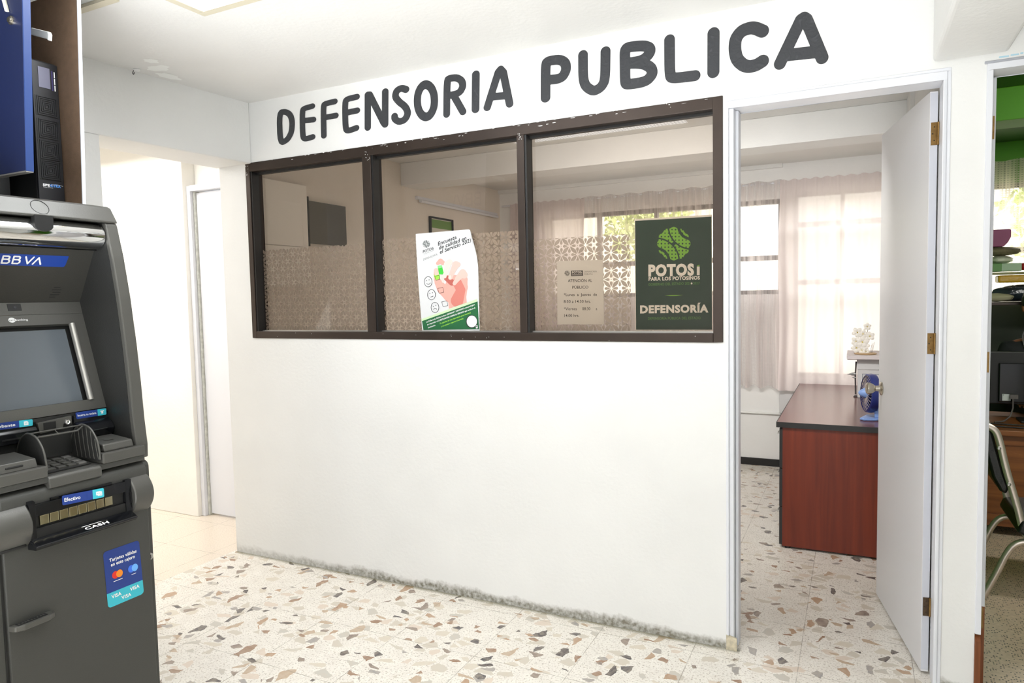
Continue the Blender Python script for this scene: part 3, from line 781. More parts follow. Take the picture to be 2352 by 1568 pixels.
hand([[(550, 735, 28), (585, 640, 36), (625, 560, 46), (650, 560, 34)]], 30, M_skin[1], L1*2.2)
hand([[(605, 812, 24), (650, 745, 36), (715, 670, 48), (735, 700, 46)]], 30, M_skin[1], L1*2.4)
hand([[(425, 705, 12), (445, 750, 20), (455, 790, 14)]], 20, M_skin[3], L1*2.4)
for cx, cy in ((485, 715), (548, 728)): sh.disc(cx, cy, 15, 26, M_skin[3], L1*2.6)
sh.poly([(382, 580), (436, 568), (462, 672), (450, 692), (400, 690)], M_g3, L1*2.7); sh.poly([(384, 580), (436, 568), (440, 600), (392, 612)], mat('pale_marker', (130, 220, 130), .5), L1*2.8)
sh.poly([(328, 690), (352, 708), (408, 690), (412, 742), (362, 772), (344, 742)], M_g4, L1*2.7)
def square(cx, cy, a, mt): sh.line([(cx-a-4, cy-a+12), (cx+a-12, cy-a-2), (cx+a+2, cy+a-14), (cx-a+14, cy+a)], 6, mt, L1*3, True)
square(380, 738, 32, M_ink); square(425, 905, 38, M_ink); square(478, 1084, 38, M_ink)
for (cx, cy, kind) in ((256, 790, 0), (300, 962, 1), (346, 1132, 2)):
    sh.ring(cx, cy, 52, 68, 6, M_ink, L1*2); sh.disc(cx-22, cy-14, 5, 6, M_ink, L1*2); sh.disc(cx+13, cy-26, 5, 6, M_ink, L1*2)
    if kind == 0: sh.ring(cx+2, cy+8, 26, 26, 6, M_ink, L1*2, 10, 150)
    if kind == 1: sh.line([(cx-14, cy+34), (cx+24, cy+18)], 7, M_ink, L1*2)
    if kind == 2: sh.ring(cx+4, cy+38, 24, 24, 6, M_ink, L1*2, 200, 330)
sh.poly([(168, 1288), (906, 1018), (910, 1050), (172, 1316)], M_g2, L1*2.6); sh.poly([(174, 1314), (914, 1050), (934, 1420), (194, 1434)], M_g1, L1*2.6)
sh.text('La Defensor\u00eda P\u00fablica invita a USUARIAS Y USUARIOS a que participen', (234, 1336), (876, 1100), 19, M_w, L1*3.4, 0.03)
sh.text('en responder el CUESTIONARIO SOBRE EL SERVICIO que recibe en la', (244, 1372), (884, 1143), 19, M_w, L1*3.4, 0.03)
sh.text('Instituci\u00f3n.', (256, 1411), (356, 1375), 19, M_w, L1*3.4, 0.03)
sh.text('Tu opini\u00f3n es muy importante para nosotros', (410, 1358), (822, 1208), 19, M_g4, L1*3.4, 0.03)
sh.text('y nos ayuda a mejorar el servicio.', (428, 1396), (728, 1285), 19, M_g4, L1*3.4, 0.03)
sh.disc(836, 1320, 78, 88, M_ink, L1*3.2); sh.disc(838, 1318, 68, 78, M_w, L1*3.6)
sh.poly([(890, 1372), (914, 1368), (918, 1408), (894, 1412)], M_w, L1*3.6); sh.poly([(896, 1380), (908, 1378), (910, 1392), (898, 1394)], M_ink, L1*3.9)
tag(m.build('poster', fix=False), 'white survey poster with a printed hand and three hand-drawn faces on the middle pane', 'poster')

# green institutional poster behind the right pane
m = MB(); M_pg = mat('dark_green_poster', (20, 60, 44), 0.5, noise=0.06, nscale=3); M_cream = mat('cream_ink', (255, 250, 240), 0.6); M_lime = mat('leaf_green_ink', (138, 196, 66), 0.6); M_dlime = mat('dull_green_ink', (92, 146, 66), 0.6)
sh = Sheet(m, [(1457, 503), (1635, 493), (1636, 758), (1460, 758)], [(2.692, 1.772), (3.013, 1.768), (3.014, 1.301), (2.693, 1.300)], place_y(0.0545))
sh.poly([(1457, 503), (1635, 493), (1636, 758), (1460, 758)], M_cream, 0); sh.poly([(1458.5, 507), (1634, 497.5), (1635, 757), (1461, 757)], M_pg, 0.0003)
m.add([(2.692, 0.0549, 1.772), (3.013, 0.0549, 1.768), (3.014, 0.0549, 1.301), (2.693, 0.0549, 1.300)], [(0, 1, 2, 3)], mat('paper_back', (225, 225, 225)))
emblem(sh, 1547.5, 559.5, 38.5, M_lime, 0.0006, 230, True)
lf = 0.0006
sh.text('POTOS', (1489, 633.5), (1594, 631), 24, M_cream, lf, 0.055)
sh.text('\u0131', (1600.5, 630), (1607, 629.8), 24, M_cream, lf, 0.06); sh.poly([(1601.5, 609.5), (1607, 608), (1607, 610), (1600.5, 613)], M_lime, lf)
sh.text('PARA LOS POTOSINOS', (1489.5, 644.5), (1607.5, 641.5), 7.6, M_cream, lf, 0.04)
sh.text('GOBIERNO DEL ESTADO 2021', (1489, 656), (1586, 653.5), 5.6, M_dlime, lf, 0.015); sh.disc(1588.5, 651, 2, 2.3, M_cream, lf); sh.text('2027', (1591.5, 653.5), (1607, 653), 5.6, M_dlime, lf, 0.015)
sh.poly([(1527, 678.6), (1540, 677.4), (1569, 677.2), (1555, 679.4), (1540, 679.8)], M_lime, lf)
sh.text('DEFENSOR\u00cdA', (1470, 718.5), (1627, 716.5), 16, M_cream, lf, 0.05)
sh.text('DEFENSOR\u00cdA P\u00daBLICA DEL ESTADO', (1488, 734), (1609, 732.8), 5.6, M_dlime, lf, 0.015)
tag(m.build('poster', fix=False), 'dark green poster reading POTOSI and DEFENSORIA at the right end of the window', 'poster')

# opening hours notice
m = MB(); M_np = mat('office_paper', (226, 222, 214), 0.7); M_nt = mat('toner', (66, 60, 58), 0.7); M_ng = mat('grey_toner', (132, 128, 122), .7)
sh = Sheet(m, [(47, 603), (583, 590), (592, 1340), (50, 1340)], [(2.334, 1.610), (2.551, 1.606), (2.551, 1.325), (2.331, 1.325)], place_y(0.0535))
sh.poly([(47, 603), (583, 590), (592, 1340), (50, 1340)], M_np, 0)
sh.poly([(592, 1340), (50, 1340), (47, 603), (583, 590)], mat('paper_back', (225, 225, 225)), -0.0004)
emblem(sh, 164, 745, 31, M_ng, lf, 50, False)
sh.poly([(210, 715), (348, 712), (349, 774), (211, 778)], M_nt, lf); sh.text('POTOS\u0131', (222, 748), (337, 745), 24, M_np, lf*1.6, 0.04); sh.line([(222, 757), (337, 755)], 3, M_np, lf*1.6); sh.line([(222, 767), (337, 765)], 3, M_np, lf*1.6)
sh.text('DEFENSOR\u00cdA', (363, 736), (510, 732), 18, M_ng, lf); sh.text('P\u00daBLICA', (364, 765), (462, 763), 18, M_ng, lf)
for s_, a, b, y in (('ATENCI\u00d3N AL', 174, 455, 847), ('P\u00daBLICO', 224, 410, 924), ('*Lunes  a  Jueves  de', 126, 511, 1010), ('8:30 a 14:30 hrs.', 125, 438, 1089), ('*Viernes     08:30     a', 127, 514, 1174), ('14:00 hrs.', 130, 303, 1253)):
    sh.text(s_, (a, y), (b, y-2), 32, M_nt, lf, 0.004)
tag(m.build('notice', fix=False), 'grey paper notice with opening hours ATENCION AL PUBLICO behind the patterned film', 'notice')

# ---------------------------------------------------------------- lobby ceiling lamps
t = NT('lamp_diffuser'); tc = t.n('TexCoord'); sep = t.n('SeparateXYZ'); t.l(tc.outputs['Object'], sep.inputs[0])
sx = t.math('SINE', t.math('MULTIPLY', sep.outputs[0], 2*PI/0.022)); sy = t.math('SINE', t.math('MULTIPLY', sep.outputs[1], 2*PI/0.022))
t.b.inputs['Base Color'].default_value = S((235, 238, 242)); t.b.inputs['Emission Color'].default_value = (0.93, 0.96, 1, 1)
t.l(t.ramp(t.math('MAXIMUM', sx, sy), 0.0, 0.95, 2.0, 13.0), t.b.inputs['Emission Strength'])
M_diff = t.m; M_cf = mat('cream_lamp_frame', (206, 198, 176), 0.5)
def lamp(x0, x1, y0, y1, label, lit=True):
    o = thing('ceiling_lamp', ((x0+x1)/2, (y0+y1)/2, ZC), label, 'ceiling lamp', 'recessed ceiling lamps of the lobby')
    m = MB(); w_ = 0.034; z0, z1 = ZC-0.022, ZC
    m.box(x0, x1, y1-w_, y1, z0, z1, M_cf); m.box(x0, x1, y0, y0+w_, z0, z1, M_cf); m.box(x0, x0+w_, y0+w_, y1-w_, z0, z1, M_cf); m.box(x1-w_, x1, y0+w_, y1-w_, z0, z1, M_cf)
    m.build('lamp_frame', o, bevel=0.003)
    m = MB(); m.box(x0+w_, x1-w_, y0+w_, y1-w_, ZC-0.010, ZC-0.001, M_diff if lit else mat('opal_panel', (214, 216, 214), 0.4)); m.build('diffuser', o)
lamp(1.348, 2.62, -1.60, -0.958, 'recessed ceiling lamp above the window wall, its corner at the top edge')
lamp(0.30, 1.20, -1.86, -1.19, 'unlit ceiling lamp above the cash machine, only its cream frame edge showing', False)

# ================================================================ cash machine
M_body = mat('charcoal_grey_plastic', (70, 70, 67), 0.42, 0.15, bump=0.12, bscale=400)
M_face = mat('warm_grey_metal_paint', (88, 87, 83), 0.36, 0.35, bump=0.08, bscale=400)
M_dark = mat('dark_anthracite', (42, 42, 41), 0.42, 0.1, bump=0.1, bscale=300)
M_gloss = mat('gloss_black', (16, 17, 20), 0.12)
M_blk = mat('matt_black', (24, 24, 24), 0.5)
M_navy = mat('navy_sticker', (32, 60, 136), 0.4); M_teal = mat('turquoise_sticker', (62, 190, 208), 0.4)
M_wt = mat('white_print', (245, 245, 245), 0.5)
Y0, Y1, YM = -1.860, -1.384, -1.622
atm = thing('cash_machine', (1.20, YM, 0), 'grey cash machine with screen, keypad, chrome visor and blue stickers at the left edge', 'cash machine')

# lower cabinet with rolled front top edge
def arc(cx, cz, r, a0, a1, n=8): return [(cx+r*math.cos(math.radians(a0+(a1-a0)*k/n)), cz+r*math.sin(math.radians(a0+(a1-a0)*k/n))) for k in range(n+1)]
m = MB(); m.prism([(0.85, 0.0), (1.490, 0.0)]+arc(1.470, 0.930, 0.022, 0, 90)+[(0.85, 0.952)], 1, Y0, Y1, M_body)
low = m.build('lower_cabinet', atm, bevel=0.003)
m = MB(); m.prism([(1.486, 0.03), (1.500, 0.03)]+arc(1.476, 0.924, 0.024, 0, 80)+[(1.47, 0.90)], 1, -1.826, -1.400, M_body)
door = m.build('service_door', atm, bevel=0.003)
m = MB(); m.box(1.488, 1.4925, -1.834, -1.828, 0.02, 0.94, M_blk); m.build('door_gap', atm)
m = MB(); m.lathe([(0.0115, 0), (0.0115, 0.004), (0.009, 0.006), (0.0065, 0.006), (0.0001, 0.0062)], (1.490, -1.3985, 0.637), (1, 0, 0), M_alu, 20)
m.box(1.496, 1.4967, -1.400, -1.397, 0.631, 0.643, M_blk); m.build('key_lock', atm)
# pull shelf with worn lettering
m = MB(); m.prism([(1.498, -1.826), (1.520, -1.820), (1.530, -1.80), (1.530, -1.735), (1.520, -1.716), (1.498, -1.712)], 2, 0.578, 0.594, M_face)
pull = m.build('door_handle', atm, bevel=0.003)
m = MB(); m.box(1.504, 1.522, -1.812, -1.735, 0.594, 0.5948, M_blk)
rr = random.Random(5)
for k in range(9):
    y = -1.808+k*0.008; m.box(1.508+rr.uniform(0, .003), 1.517, y, y+rr.uniform(.002, .005), 0.5948, 0.5952, M_face)
m.build('worn_print', pull)

# cash dispenser: two round cheeks, a black recess with a clear shutter and a sloping lip
def cheek(y0, y1):
    m = MB(); m.prism([(1.498, 0.795), (1.498, 0.912)]+[(1.498+0.033*math.sin(PI*k/14)**0.8, 0.912-(0.117)*k/14) for k in range(1, 14)], 1, y0, y1, M_face); return m
cheek(-1.462, -1.397).build('dispenser_cheek', atm, bevel=0.004, smooth=True)
m = cheek(-1.850, -1.762); m.box(1.50, 1.512, -1.842, -1.772, 0.797, 0.806, M_blk); m.build('dispenser_cheek', atm, bevel=0.004, smooth=True)
m = MB()
m.prism([(1.499, 0.790), (1.512, 0.795), (1.512, 0.915), (1.499, 0.918)], 1, -1.762, -1.745, M_gloss); m.box(1.499, 1.512, -1.482, -1.462, 0.795, 0.91, M_gloss)
m.box(1.499, 1.512, -1.745, -1.482, 0.874, 0.906, M_gloss); m.box(1.499, 1.506, -1.70, -1.52, 0.906, 0.913, M_gloss)
m.box(1.499, 1.509, -1.745, -1.482, 0.795, 0.838, M_blk); m.box(1.4995, 1.5012, -1.745, -1.482, 0.838, 0.874, M_blk)
disp = m.build('dispenser_bezel', atm, bevel=0.002)
m = MB(); m.box(1.5085, 1.514, -1.4665, -1.4625, 0.835, 0.868, M_blk); m.build('cheek_slot', atm)
M_shut = mat('mirror_shutter', (176, 168, 140), 0.10, 1.0)
m = MB()
for k in range(8):
    a = -1.732+k*0.0268; m.box(1.5012, 1.506, a, a+0.0248, 0.843, 0.872, M_shut)
m.build('shutter', disp, bevel=0.002)
m = MB(); m.prism([(1.499, 0.812), (1.512, 0.812), (1.542, 0.797), (1.543, 0.792), (1.534, 0.786), (1.499, 0.784)], 1, -1.765, -1.466, M_gloss)
lip = m.build('dispenser_lip', atm, bevel=0.004)
def pl_lip(u, v, lift):   # u along y, v 0..1 down the slope
    return (1.513+0.028*v+lift*0.4, u, 0.812-0.0140*v+lift)
m = MB(); sh = Sheet(m, [(0, 0), (1, 0), (1, 1), (0, 1)], [(-1.635, 0.12), (-1.550, 0.12), (-1.550, 0.92), (-1.635, 0.92)], pl_lip)
sh.text('CASH', (0.12, 0.86), (0.95, 0.86), 0.42, M_wt, 0.0006, 0.03); sh.line([(0.08, 0.20), (0.78, 0.20)], 0.07, M_wt, 0.0006); m.build('print', lip, fix=False)

# stickers on the lower front
def pl_x(x): return lambda u, v, lift: (x+lift, u, v)
def rounded(x0, y0, x1, y1, r, rx=None, corners=(1, 1, 1, 1)):
    rx = rx or r; out = []
    for (cx, cy, a, on, px, py) in ((x0+rx, y0+r, 180, corners[0], x0, y0), (x1-rx, y0+r, 270, corners[1], x1, y0), (x1-rx, y1-r, 0, corners[2], x1, y1), (x0+rx, y1-r, 90, corners[3], x0, y1)):
        if on: out += [(cx+rx*math.cos(math.radians(a+k*15)), cy+r*math.sin(math.radians(a+k*15))) for k in range(7)]
        else: out.append((px, py))
    return out
m = MB(); sh = Sheet(m, [(0, 0), (100, 0), (100, 30), (0, 30)], [(-1.674, 0.913), (-1.551, 0.9045), (-1.551, 0.8765), (-1.674, 0.885)], pl_x(1.5135))
sh.poly(rounded(0, 0, 72, 30, 4, corners=(1, 0, 0, 1)), M_navy, 0); sh.poly(rounded(72, 0, 100, 30, 4, corners=(0, 1, 1, 0)), M_teal, 0)
sh.text('Efectivo', (5, 20), (42, 20), 11, M_wt, 0.0005, 0.015); sh.poly(rounded(80, 8, 92, 20, 2), M_wt, 0.0005); sh.poly([(84, 10), (95, 10), (95, 23), (84, 23), (84, 21), (93, 21), (93, 12), (84, 12)], M_wt, 0.0004)
for k in range(3): sh.disc(83.5+k*2.7, 14, 1, 1.3, M_teal, 0.0009, 8)
m.build('sticker', atm, fix=False, label='blue Efectivo sticker above the cash slot')
m = MB(); sh = Sheet(m, [(0, 0), (100, 0), (100, 150), (0, 150)], [(-1.557, 0.706), (-1.439, 0.706), (-1.432, 0.529), (-1.551, 0.529)], pl_x(1.5008))
sh.poly(rounded(0, 0, 100, 112, 9, corners=(1, 1, 0, 0)), M_navy, 0); sh.poly(rounded(0, 112, 100, 150, 9, corners=(0, 0, 1, 1)), M_teal, 0)
sh.text('Tarjetas v\u00e1lidas', (14, 31), (90, 31), 8.5, M_wt, 0.0005, 0.02); sh.text('en este cajero', (17, 44), (84, 44), 8.5, M_wt, 0.0005, 0.02)
sh.disc(27, 70, 9, 10, mat('red_print', (222, 52, 38), 0.5), 0.0004); sh.disc(38, 70, 9, 10, mat('orange_print', (246, 146, 40), 0.5), 0.0006); sh.line([(20, 86), (45, 86)], 1.6, M_wt, 0.0005)
sh.disc(71, 70, 9, 10, mat('blue_print', (66, 118, 232), 0.5), 0.0004); sh.disc(81, 70, 9, 10, mat('sky_print', (110, 178, 250), 0.5), 0.0006); sh.line([(70, 86), (83, 86)], 1.4, M_wt, 0.0005)
for (x, y) in ((11, 128), (62, 128), (37, 141)): sh.text('VISA', (x, y), (x+27, y), 8.5, M_wt, 0.0006, 0.03)
m.build('sticker', atm, fix=False, label='blue and turquoise sticker of accepted cards')

# ---- upper part
rim = [(1.492, 0.962), (1.494, 1.005), (1.485, 1.087), (1.478, 1.20), (1.467, 1.326), (1.448, 1.48), (1.426, 1.606), (1.402, 1.705), (1.398, 1.714), (0.90, 1.714), (0.90, 0.962)]
m = MB(); m.prism(rim, 1, Y1-0.040, Y1, M_face); m.build('side_cheek', atm, bevel=0.004)
rimi = [(p[0]-0.016 if p[0] > 1 else p[0], p[1]) for p in rim]
m = MB(); m.prism(rimi, 1, Y1-0.0415, Y1-0.0395, M_dark); m.build('inner_lining', atm)
m = MB(); m.prism(rimi, 1, Y0+0.0395, Y0+0.0415, M_dark); m.build('inner_lining', atm)
m = MB(); m.prism(rim, 1, Y0, Y0+0.040, M_face); m.build('side_cheek', atm, bevel=0.004)
YI0, YI1 = Y0+0.040, Y1-0.040
# recess panels seen between the cheeks (profile x,z), each a slab 12 mm thick
def slab(pts, mt, y0=YI0, y1=YI1, th=0.012):
    m = MB(); back = []
    for i in range(len(pts)):
        a = Vector(pts[max(i-1, 0)]); b = Vector(pts[min(i+1, len(pts)-1)]); tt = (b-a).normalized(); back.append((pts[i][0]-abs(tt.y)*th-0.002, pts[i][1]+tt.x*0))
    m.prism(list(pts)+back[::-1], 1, y0, y1, mt); return m
H0, H1 = (1.342, 1.634), (1.249, 1.466); S0, S1 = (1.260, 1.428), (1.355, 1.122)
m = MB(); m.prism([H0, H1, (0.93, 1.466), (0.93, 1.70), (1.342, 1.70)], 1, YI0, YI1, mat('hood_anthracite', (56, 55, 51), 0.42, 0.1, bump=0.1, bscale=300)); hood = m.build('hood', atm, bevel=0.001)
m = MB(); m.prism([(1.249, 1.466), S0, (0.93, 1.428), (0.93, 1.466)], 1, YI0, YI1, M_face); band = m.build('sensor_strip', atm, bevel=0.001)
# screen surround with a recessed screen
def pln(A, B):
    A, B = Vector(A), Vector(B); e = B-A; n = Vector((-e.y, e.x)).normalized()
    if n.x < 0: n = -n
    def f(u, v, lift):
        q = A+e*v+n*lift; return (q.x, u, q.y)
    return f
P_s = pln(S0, S1)
def plate(f, u0, u1, v0, v1, l0, l1, mt, mb):
    vs = [f(u, v, l) for l in (l0, l1) for v in (v0, v1) for u in (u0, u1)]
    mb.add(vs, [(0, 2, 3, 1), (4, 5, 7, 6), (0, 1, 5, 4), (2, 6, 7, 3), (0, 4, 6, 2), (1, 3, 7, 5)], mt)
m = MB(); plate(P_s, YI0, YI1, 0, 0.105, -0.03, 0, M_face, m); plate(P_s, YI0, YI1, 0.895, 1.0, -0.03, 0, M_face, m)
plate(P_s, YI0, -1.768, 0.105, 0.895, -0.03, 0, M_face, m); plate(P_s, -1.458, YI1, 0.105, 0.895, -0.03, 0, M_face, m)
bez = m.build('screen_surround', atm, bevel=0.001)
m = MB(); plate(P_s, -1.775, -1.45, 0.09, 0.91, -0.03, -0.022, M_blk, m)
M_scr = mat('screen_glass', (92, 98, 104), 0.16, spec=0.6); plate(P_s, -1.762, -1.484, 0.145, 0.885, -0.022, -0.016, M_scr, m)
m.build('screen', atm)
m = MB(); M_bar = mat('light_metal_bar', (176, 174, 168), 0.3, 0.6)
m.tube([P_s(-1.466, 0.10, -0.004), P_s(-1.466, 0.90, -0.004)], 0.0095, M_bar, 12); m.build('screen_edge_bar', atm, smooth=True)
m = MB(); m.tube([P_s(-1.778, 0.10, -0.004), P_s(-1.778, 0.90, -0.004)], 0.0095, M_bar, 12); m.build('screen_edge_bar', atm, smooth=True)
m = MB(); sh = Sheet(m, [(0, 0), (100, 0), (100, 20), (0, 20)], [(-1.655, 0.02), (-1.585, 0.02), (-1.585, 0.075), (-1.655, 0.075)], P_s)
sh.disc(18, 10, 14, 9, M_wt, 0.0006); sh.text('card', (7, 13.5), (29, 12.5), 6, M_body, 0.0010); sh.text('banking', (32, 13), (82, 13), 7, M_wt, 0.0006, 0.01); m.build('print', bez, fix=False)
P_b = pln((1.249, 1.466), S0)
m = MB(); plate(P_b, -1.646, -1.608, 0.10, 0.65, -0.002, 0.0012, M_blk, m); c = P_b(-1.626, 0.38, 0.001); m.lathe([(0.005, 0), (0.004, 0.0012), (0.0001, 0.0014)], c, (1, 0, 0.3), mat('lens', (70, 70, 74), 0.1), 14); m.build('camera_window', band)
P_h = pln(H0, H1)
def P_hood(u, v, lift):   # outward is downwards/front here
    A, B = Vector(H0), Vector(H1); e = B-A; n = Vector((-e.y, e.x)).normalized(); n = n if n.x > 0 else -n
    q = A+e*v+n*lift; return (q.x, u, q.y)
m = MB(); sh = Sheet(m, [(0, 0), (240, 0), (240, 30), (0, 30)], [(-1.800, 0.155), (-1.500, 0.155), (-1.504, 0.352), (-1.800, 0.352)], P_hood)
M_bb = mat('bank_blue', (22, 62, 150), 0.4)
sh.poly(rounded(0, 0, 240, 30, 6, corners=(1, 0, 1, 1)), M_bb, 0.0006)
def bee(x): return [[(x, 6), (x+11, 6), (x+14, 8), (x+14, 11.5), (x+11, 14), (x, 14), (x+12, 14), (x+15.5, 17), (x+15.5, 21), (x+12, 24), (x, 24), (x, 6)]]
sh.field(strokes_sdf(bee(92)+bee(115)+[[(141, 6), (149, 23.5), (159, 6)], [(161, 24), (171, 7), (179, 24)]], 1.9, 1.9), 86, 184, 2, 28, 150, M_wt, 0.0012)
m.build('sticker', hood, fix=False, label='bank name sticker under the chrome visor')
m = MB()
for k, (a, b) in enumerate(((-1.520, -1.500), (-1.524, -1.495), (-1.520, -1.496), (-1.526, -1.498), (-1.526, -1.508))): plate(P_hood, a, b, 0.72+k*0.045, 0.732+k*0.045, 0, 0.0007, M_blk, m)
m.build('speaker_slots', hood)
# chrome visor and top cap (slightly bowed in plan)
def bow(y): return 0.018*(1-((y-YM)/0.238)**2)
def sweep(prof, y0, y1, mt, n=20, k=1.0):
    m = MB(); N = len(prof); ys = [y0+(y1-y0)*i/n for i in range(n+1)]
    vs = [(p[0]+bow(y)*k, y, p[1]) for y in ys for p in prof]
    fs = [(i*N+j, i*N+(j+1) % N, (i+1)*N+(j+1) % N, (i+1)*N+j) for i in range(n) for j in range(N)]
    fs += [list(range(N))[::-1], list(range(n*N, (n+1)*N))]; m.add(vs, fs, mt); return m
vis = [(1.330, 1.630)]+[(1.345+0.052*math.cos(math.radians(a))**0.9, 1.671+0.041*math.sin(math.radians(a))) for a in range(-85, 86, 10)]+[(1.330, 1.712)]
sweep(vis, YI0, YI1-0.004, M_chrome).build('chrome_visor', atm, smooth=True)
m = MB(); m.prism([(1.20, 1.628), (1.352, 1.628), (1.340, 1.634), (1.20, 1.64)], 1, YI0, YI1, M_blk); m.build('visor_seal', atm)
cap = [(0.90, 1.714), (1.400, 1.714), (1.402, 1.718), (1.372, 1.764), (1.36, 1.770), (0.90, 1.795)]
sweep(cap, Y0, Y1, M_face, k=0.8).build('top_cap', atm, bevel=0.003)
# camera pod: oval outline on the cap with a black tab hanging over the visor
m = MB(); sh_ = [(1.401+0.022*0.75, -1.620+0.024*math.cos(a), 0) for a in (0,)]
pts = []
for k in range(25):
    a = 2*PI*k/24; yy = -1.620+0.0245*math.cos(a); zz = 1.742+0.021*math.sin(a); pts.append((1.402+0.0145-(zz-1.716)*0.62+0.0008, yy, zz))
m.tube(pts, 0.0008, M_blk, 6, cap=False)
tab = [(-1.646, 1.716), (-1.594, 1.716), (-1.594, 1.690)]+[(-1.620+0.026*math.cos(math.radians(a)), 1.690-0.020*math.sin(math.radians(a))) for a in range(15, 180, 15)]+[(-1.646, 1.690)]
m.prism(tab, 0, 1.400, 1.4185, M_blk); m.build('camera_pod', atm)

# reader panel
P_r = pln((1.357, 1.120), (1.357, 1.012))
def rz(t): return (1.120-(1.115-0.087*t))/(1.120-1.012)
m = MB(); m.box(1.20, 1.357, YI0, YI1, 1.00, 1.120, M_dark); rp = m.build('reader_panel', atm)
m = MB(); m.prism([(-1.646, 1.108), (-1.546, 1.114), (-1.546, 1.090), (-1.570, 1.094), (-1.574, 1.080), (-1.640, 1.075)], 0, 1.357, 1.368, M_face)
m.box(1.368, 1.3695, -1.630, -1.594, 1.085, 1.106, M_blk); m.lathe([(0.0085, 0), (0.008, 0.003), (0.006, 0.001), (0.0001, 0.0)], (1.368, -1.560, 1.098), (1, 0, 0), M_chrome, 18); m.build('button_plate', atm, bevel=0.001)
m = MB(); m.prism([(1.357, 1.112), (1.366, 1.112), (1.366, 1.092), (1.385, 1.080), (1.398, 1.062), (1.394, 1.045), (1.374, 1.018), (1.357, 1.014)], 1, -1.538, -1.428, M_gloss)
m.box(1.380, 1.399, -1.510, -1.452, 1.060, 1.0635, M_blk); cr = m.build('card_reader', atm, bevel=0.003)
m = MB(); m.prism([(1.357, 1.114), (1.364, 1.114), (1.364, 1.098), (1.372, 1.090), (1.372, 1.060), (1.357, 1.055)], 1, -1.800, -1.648, M_gloss); rs = m.build('receipt_slot', atm, bevel=0.002)
m = MB(); m.box(1.372, 1.374, -1.745, -1.665, 1.072, 1.076, M_blk); m.build('slot', rs)
m = MB(); sh = Sheet(m, [(0, 0), (100, 0), (100, 30), (0, 30)], [(-1.533, 1.1220), (-1.434, 1.1205), (-1.434, 1.1000), (-1.530, 1.1005)], pl_x(1.3665))
sh.poly(rounded(0, 0, 70, 30, 4, corners=(1, 0, 0, 1)), M_navy, 0); sh.poly(rounded(70, 0, 100, 30, 4, corners=(0, 1, 1, 0)), M_teal, 0)
sh.text('Inserta tu tarjeta', (5, 19), (65, 19), 9, M_wt, 0.0005, 0.015); sh.poly([(79, 8), (92, 8), (92, 12), (89, 12), (89, 22), (82, 22), (82, 12), (79, 12)], M_wt, 0.0005)
m.build('sticker', cr, fix=False, label='blue Inserta tu tarjeta sticker')
m = MB(); sh = Sheet(m, [(0, 0), (100, 0), (100, 20), (0, 20)], [(-1.815, 1.1285), (-1.658, 1.1225), (-1.658, 1.1030), (-1.815, 1.1085)], pl_x(1.3665))
sh.poly(rounded(0, 0, 76, 20, 3, corners=(1, 0, 0, 1)), M_navy, 0); sh.poly(rounded(76, 0, 100, 20, 3, corners=(0, 1, 1, 0)), M_teal, 0)
sh.text('Comprobante', (10, 14), (69, 14), 8, M_wt, 0.0005, 0.02); sh.poly([(84, 4), (90, 4), (92, 7), (92, 16), (84, 16)], M_wt, 0.0005)
for k in range(2): sh.line([(85.5, 9+k*3), (90, 9+k*3)], 0.8, M_teal, 0.0009)
m.build('sticker', rs, fix=False, label='blue Comprobante sticker')

# shelf, trays, keypad
m = MB(); m.box(1.20, 1.492, YI0, YI1, 0.955, 0.966, M_body); m.box(1.30, 1.497, -1.844, -1.400, 0.955, 0.974, M_body); m.build('shelf', atm, bevel=0.003)
def tray(y0, y1, bump_y0, bump_y1, slot):
    m = MB(); m.box(1.355, 1.507, y0, y1, 0.974, 1.006, M_face); o = m.build('tray', atm, bevel=0.004)
    m = MB(); m.prism([(1.372, 1.006), (1.494, 1.006), (1.486, 1.030), (1.385, 1.040)], 1, bump_y0, bump_y1, M_face)
    if slot: m.box(1.4885, 1.4925, bump_y0+0.03, bump_y0+0.075, 1.015, 1.021, M_blk)
    m.build('raised_pad', o, bevel=0.005)
    if not slot:
        m = MB(); m.lathe([(0.020, 0), (0.014, -0.003), (0.004, -0.004), (0.0001, -0.002)], (1.44, (bump_y0+bump_y1)/2, 1.0362), (0.1, 0, 1), M_face, 20); m.build('finger_recess', o, smooth=True)
tray(-1.543, -1.405, -1.530, -1.432, False); tray(-1.845, -1.703, -1.833, -1.722, True)
m = MB(); m.prism([(1.355, 0.99), (1.470, 0.975), (1.498, 0.972), (1.504, 0.966), (1.506, 0.940), (1.49, 0.935), (1.355, 0.94)], 1, -1.700, -1.547, M_face); kp = m.build('keypad_tray', atm, bevel=0.003)
m = MB(); m.prism([(1.36, 0.9915), (1.474, 0.9765), (1.474, 0.979), (1.36, 0.994)], 1, -1.686, -1.560, M_dark); kb = m.build('keypad', atm)
for r in range(4):
    for c in range(4):
        x = 1.382+r*0.0245; y = -1.672+c*0.030; z = 0.9935-(x-1.36)*0.1316
        m = MB(); m.obox((x, y+0.004, z+0.0022), (0.0085, 0, -0.0011), (0, 0.0115, 0), (0.0003, 0, 0.0026), M_face if c < 3 else M_alu)
        m.build('key', kb, bevel=0.001)
